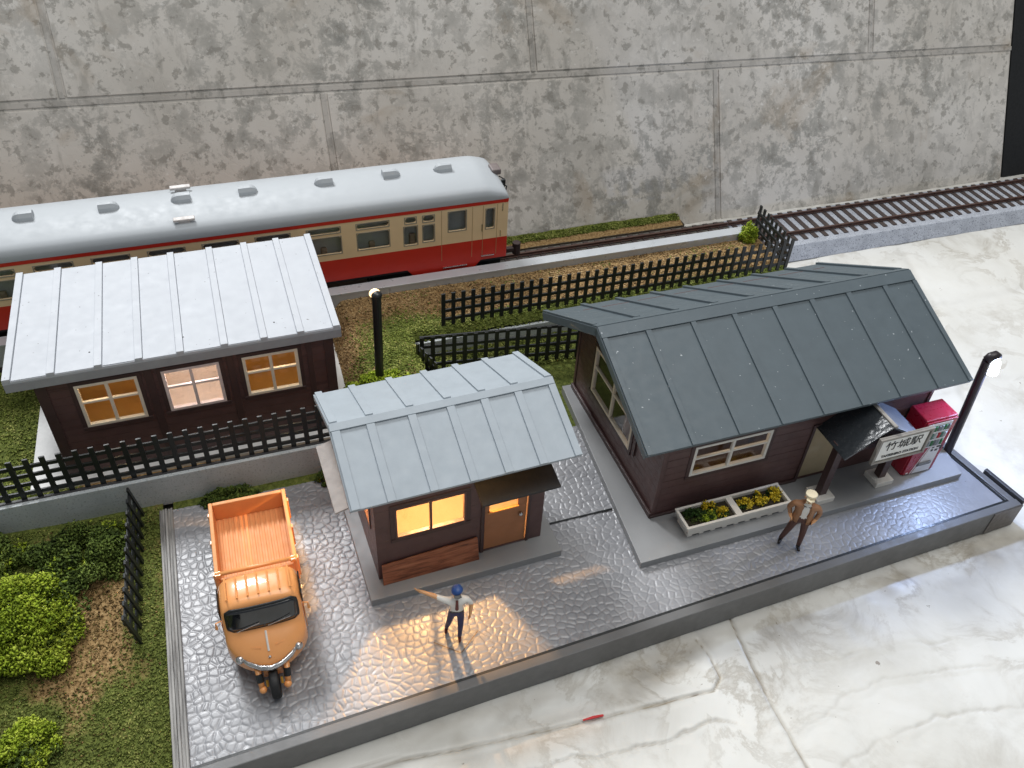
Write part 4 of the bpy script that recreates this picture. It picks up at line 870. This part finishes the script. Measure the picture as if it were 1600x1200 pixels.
MB().tube([(.08, -.02, 4.0), (.08, -.02, 4.14)], [.19, .17], 14).build('collar', BLACK, ll, .01)
MB().ball((.09, -.02, 4.10), .20, 14, 10, (1, 1, .75)).build('cap', BLACK, ll, smooth=True)
MB().ball((.05, .10, 4.09), .185, 14, 10, (1.12, 1, .9)).build('bulb', glow('warm tip glow', (1, .66, .34), 2.2), ll, smooth=True)
lamp('tip_light', (.1, .55, 4.25), 26, (1, .7, .4), .1, ll)

# ================================================================== FOLIAGE CLUMPS
def bush(label, c, rad, n, size, m, m2=None, frac=.3): return clump('bush', label, 'bush', c, rad, n, size, m, m2, frac)
bush('bright green foam bush on the low lawn at the left edge', (-18.75, 3.0, .1), (2.1, 2.2, 1.5), 9000, .085, BUSHLT, BUSHDK, .15)
bush('dark green foam bush against the retaining wall, left of the upright fence', (-17.2, 5.4, 0), (1.9, 1.6, 1.0), 6000, .085, BUSHDK, BUSHLT, .10)
bush('olive foam bush at the left edge below the grey retaining wall', (-20.0, 5.9, .1), (1.3, 1.3, 1.1), 4500, .085, BUSHDK, BUSHLT, .4)
bush('small bright foam bush in the bottom left corner', (-18.45, -.75, .0), (.9, 1.0, .75), 3500, .075, BUSHLT, BUSHDK, .2)
bush('low yellow-green moss mound around the left lamp post', (-6.5, 10.0, .9), (1.45, .8, .5), 5200, .075, BUSHLT, TURF, .3)
bush('tiny bright green bush in the corner of platform fences', (12.75, 15.6, .95), (.55, .5, 1.0), 1800, .075, BUSHLT)
bush('dark mossy clump beside the corner of ticket hut', (-9.0, 6.75, .0), (.7, .45, .6), 1800, .075, BUSHDK)
bush('dark mossy clump in the shade behind the orange truck', (-12.6, 6.75, .0), (1.1, .4, .5), 1800, .075, BUSHDK)

# ================================================================== PEOPLE
def person(name, label, loc, rz, J, E, R_, zones, scale=1.0):
    """J joints, E edges, R_ radii: one skinned body; zones(face centre) -> material index"""
    t = thing(name, label, 'person', loc, rz); names = list(J); ix = {n: i for i, n in enumerate(names)}
    me = bpy.data.meshes.new('body'); me.from_pydata([Vector(J[n])*scale for n in names], [(ix[a], ix[b]) for a, b in E], [])
    o = bpy.data.objects.new('body_tmp', me); col.objects.link(o)
    md = o.modifiers.new('skin', 'SKIN'); md.use_smooth_shade = True
    for n in names:
        s = me.skin_vertices[0].data[ix[n]]; r = R_[n]; s.radius = (r[0]*scale, r[1]*scale) if isinstance(r, tuple) else (r*scale, r*scale); s.use_root = (n == 'pelvis')
    sb = o.modifiers.new('sub', 'SUBSURF'); sb.levels = 2; sb.render_levels = 2
    dg = bpy.context.evaluated_depsgraph_get(); m2 = bpy.data.meshes.new_from_object(o.evaluated_get(dg)); bpy.data.objects.remove(o)
    m2.name = 'body'; m2.materials.clear(); mats, fn = zones
    for m_ in mats: m2.materials.append(m_)
    for p in m2.polygons: p.material_index = fn(p.center/scale); p.use_smooth = True
    b = bpy.data.objects.new('body', m2); col.objects.link(b); b.parent = t; return t
def hand(J, E, R_, wrist, key, d, side, palm=.10, up=(0, 0, 1)):
    """palm plus five separate bent fingers; d is finger direction, side the thumb direction"""
    w_ = Vector(J[wrist]); d = Vector(d).normalized(); s = Vector(side).normalized(); nrm = d.cross(s)
    J[key+'palm'] = tuple(w_+d*palm*.7); R_[key+'palm'] = (.05, .035); E.append((wrist, key+'palm'))
    for k, (off, ln) in enumerate(((.045, .10), (.015, .115), (-.015, .11), (-.042, .085))):
        a = w_+d*palm*1.2+s*off; b = a+d*ln*.55+nrm*.012; c = b+d*ln*.5+nrm*.03
        for q, p in (('a', a), ('b', b), ('c', c)): J[key+str(k)+q] = tuple(p); R_[key+str(k)+q] = .017 if q != 'c' else .013
        E += [(key+'palm', key+str(k)+'a'), (key+str(k)+'a', key+str(k)+'b'), (key+str(k)+'b', key+str(k)+'c')]
    a = w_+d*palm*.55+s*.06; b = a+d*.06+s*.03; J[key+'ta'] = tuple(a); J[key+'tb'] = tuple(b); R_[key+'ta'] = .02; R_[key+'tb'] = .016; E += [(key+'palm', key+'ta'), (key+'ta', key+'tb')]
SKIN = paint('figure skin', srgb(214, 160, 112), .5, .03); NAVY = paint('navy trousers', srgb(44, 50, 92), .5, .06); SHIRT = paint('white shirt', srgb(226, 224, 218), .5, .03)
SHOE = paint('maroon shoes', srgb(84, 34, 34), .4); BLUECAP = paint('blue cap', srgb(36, 76, 140), .4, .05); TIE = paint('maroon tie', srgb(98, 48, 42), .5)
BRJ = paint('tan brown jacket', srgb(150, 108, 76), .5, .05); BRT = paint('brown trousers', srgb(86, 54, 46), .5, .05); BSH = paint('black shoes', srgb(34, 30, 30), .4); CRCAP = paint('cream cap', srgb(226, 214, 184), .5, .03)
HAIRD = paint('dark hair', srgb(40, 32, 28), .6)
# figure faces -y; height about 2.45
def base_joints():
    J = dict(pelvis=(0, 0, 1.22), belly=(0, -.01, 1.40), chest=(0, -.01, 1.68), neckb=(0, 0, 1.92), neck=(0, 0, 2.02), head=(0, -.02, 2.16), crown=(0, 0, 2.34))
    R_ = dict(pelvis=(.20, .14), belly=(.19, .13), chest=(.235, .145), neckb=(.12, .10), neck=(.07, .07), head=(.125, .14), crown=(.10, .115))
    E = [('pelvis', 'belly'), ('belly', 'chest'), ('chest', 'neckb'), ('neckb', 'neck'), ('neck', 'head'), ('head', 'crown')]; return J, E, R_
def leg(J, E, R_, k, hip, knee, ank, toe):
    for n, p, r in (('hip', hip, .125), ('knee', knee, .092), ('ank', ank, .065), ('heel', (ank[0], ank[1]+.01, .06), .06), ('toe', toe, (.06, .045))): J[k+n] = p; R_[k+n] = r
    E += [('pelvis', k+'hip'), (k+'hip', k+'knee'), (k+'knee', k+'ank'), (k+'ank', k+'heel'), (k+'heel', k+'toe')]
def arm(J, E, R_, k, sh, el, wr):
    for n, p, r in (('sh', sh, .105), ('el', el, .075), ('wr', wr, .052)): J[k+n] = p; R_[k+n] = r
    E += [('chest', k+'sh'), (k+'sh', k+'el'), (k+'el', k+'wr')]
def face(t, m_skin, yaw=0, z=2.16, beard=None):
    hd = bpy.data.objects.new('face', None)
    q = Matrix.Rotation(yaw, 4, 'Z'); f = lambda p: tuple(q @ Vector(p))
    MB().ball(f((0, -.165, z-.02)), .028, 8, 6, (1, 1.2, 1.3)).build('nose', m_skin, t, smooth=True)
    for s in (-1, 1):
        MB().ball(f((s*.05, -.145, z+.02)), .018, 8, 6).build('eye', BSH, t, smooth=True); MB().ball(f((s*.135, 0, z)), .035, 8, 6, (.5, 1, 1.3)).build('ear', m_skin, t, smooth=True)
    MB().ball(f((0, -.145, z-.085)), .03, 8, 6, (1.3, .5, .35)).build('mouth', TIE, t, smooth=True)
# man in shirt and tie pointing with his right arm (image left)
J, E, R_ = base_joints(); leg(J, E, R_, 'r', (-.13, .02, 1.08), (-.2, .10, .62), (-.27, .26, .14), (-.31, .10, .055)); leg(J, E, R_, 'l', (.13, 0, 1.08), (.12, -.08, .62), (.10, -.06, .14), (.10, -.24, .055))
arm(J, E, R_, 'r', (-.30, -.02, 1.80), (-.64, .10, 1.90), (-.98, .22, 1.98)); hand(J, E, R_, 'rwr', 'rh', (-1, .3, .2), (0, -.3, 1))
arm(J, E, R_, 'l', (.30, 0, 1.78), (.44, .02, 1.45), (.40, -.08, 1.16)); hand(J, E, R_, 'lwr', 'lh', (-.1, -.2, -1), (0, -1, .2))
def z1(c):
    if c.z < .13: return 3
    if c.z < 1.27 and not (c.x > .30): return 2
    if c.z > 1.97: return 0
    if c.x < -.56 or (c.x > .30 and c.z < 1.52): return 0
    return 1
p1 = person('person', 'man in white shirt, tie and blue cap pointing beside ticket hut', (-6.62, -.75, .03), -.2, J, E, R_, ([SKIN, SHIRT, NAVY, SHOE], z1))
MB().add([(-.035, -.165, 1.93), (.035, -.165, 1.93), (.05, -.185, 1.5), (0, -.18, 1.42), (-.05, -.185, 1.5)], [(0, 1, 2, 3, 4)]).build('tie', TIE, p1).modifiers.new('s', 'SOLIDIFY').thickness = .03
MB().ball((.02, 0, 2.30), .165, 14, 8, (1, 1.05, .62)).build('cap', BLUECAP, p1, smooth=True)
MB().tube([(.0, -.02, 2.235), (.0, -.02, 2.29)], .155, 16).build('cap_band', BLUECAP, p1); MB().prism([(.02, -.12, 2.24), (.10, -.14, 2.24), (.13, -.24, 2.22), (.02, -.28, 2.21), (-.09, -.24, 2.22), (-.08, -.14, 2.24)], (0, 0, .018)).build('cap_peak', BLACK, p1)
face(p1, SKIN, .35); box('belt', BSH, p1, -.19, .19, -.145, .13, 1.25, 1.30, bevel=.03)
# man in brown jacket, hands in pockets
J, E, R_ = base_joints(); leg(J, E, R_, 'r', (-.13, 0, 1.08), (-.22, .0, .62), (-.30, .06, .14), (-.34, -.12, .055)); leg(J, E, R_, 'l', (.13, 0, 1.08), (.16, -.04, .62), (.18, -.04, .14), (.22, -.22, .055))
arm(J, E, R_, 'r', (-.30, 0, 1.80), (-.40, .07, 1.46), (-.31, -.06, 1.2)); hand(J, E, R_, 'rwr', 'rh', (.5, -.25, -.8), (.2, -1, .1), .08)
arm(J, E, R_, 'l', (.30, 0, 1.80), (.40, .07, 1.46), (.31, -.06, 1.2)); hand(J, E, R_, 'lwr', 'lh', (-.5, -.25, -.8), (-.2, -1, .1), .08)
def z2(c):
    if c.z < .14: return 3
    if c.z > 1.99: return 0
    if abs(c.x) > .25 and c.z < 1.30 and c.z > .9: return 0
    if c.z < 1.27: return 2
    if abs(c.x) < .10+.0 and c.y < -.06 and c.z < 1.95: return 4
    return 1
p2 = person('person', 'man in brown jacket and cream cap standing before the station', (5.22, -.66, .03), -.62, J, E, R_, ([SKIN, BRJ, BRT, BSH, SHIRT], z2), 1.06)
sc = 1.06
def jacket():
    rows = []
    for z, wx_, wy_ in ((1.90, .20, .13), (1.78, .285, .165), (1.6, .275, .175), (1.4, .255, .175), (1.2, .275, .185), (1.08, .30, .195)):
        row = []
        for k in range(17):
            a = math.radians(-68+360*0+(360-44)*k/16-0); a = math.radians(-90+24+(360-48)*k/16)
            row.append((wx_*math.cos(a)*sc, wy_*math.sin(a)*sc, z*sc))
        rows.append(row)
    o = MB().grid(rows).build('jacket', BRJ, p2, smooth=True); o.modifiers.new('s', 'SOLIDIFY').thickness = .035
jacket()
MB().prism([(-.10, -.185, 2.04), (-.02, -.195, 2.025), (-.10, -.185, 1.995)], (0, .02, 0)).prism([(.10, -.185, 2.04), (.02, -.195, 2.025), (.10, -.185, 1.995)], (0, .02, 0)).build('bow_tie', BSH, p2)
MB().tube([(0, 0, 2.36), (0, 0, 2.44), (0, .0, 2.52)], [.145, .16, .165], 16).build('cap', CRCAP, p2, .02); MB().prism([(-.10, -.12, 2.37), (.10, -.12, 2.37), (.11, -.2, 2.36), (.0, -.25, 2.35), (-.11, -.2, 2.36)], (0, 0, .02)).build('cap_peak', CRCAP, p2)
face(p2, SKIN, 0, 2.27); MB().ball((0, -.10, 2.155), .075, 10, 8, (1.2, .7, .8)).build('beard', CRCAP, p2, smooth=True)
for p_ in (p1, p2):
    for ch in p_.children:
        for v in ch.data.vertices: v.co.z = v.co.z*1.18 if v.co.z < 1.22 else 1.44+(v.co.z-1.22)*.92
for ch in p2.children:
    for v in ch.data.vertices: v.co.x *= 1.16; v.co.y *= 1.12
# clear stand plate under the pointing man
sp = thing('stand_plate', 'thin clear square plate under the pointing man', 'plate', (-6.62, -.72, .022))
MB().prism([(-.72, -.02, 0), (.0, -.62, 0), (.74, .0, 0), (.02, .62, 0)], (0, 0, .02)).build('plate', glass_mat('clear film', (.99, .99, .98), .02, .2), sp)
MB().obox((.0, -.62, .02), Vector((.74, .62, 0)).normalized(), Vector((-.62, .74, 0)).normalized(), (0, 0, 1), .03, .9, 0, .022, .001, .012).obox((-.72, -.02, .02), Vector((.72, -.60, 0)).normalized(), Vector((.6, .72, 0)).normalized(), (0, 0, 1), .02, .9, 0, .02, .001, .012).build('plate_edge', paint('film edge', srgb(120, 92, 60), .5), sp)
# red sliver on the marble
rs_ = thing('red_stick', 'thin red plastic sliver lying in a marble seam', 'stick', (-3.3, -3.92, -1.03), -.06)
MB().tube([(-.34, 0, .03), (.0, .01, .035), (.30, 0, .03)], [.025, .045, .035], 8).build('sliver', paint('red plastic', srgb(200, 40, 44), .4), rs_)
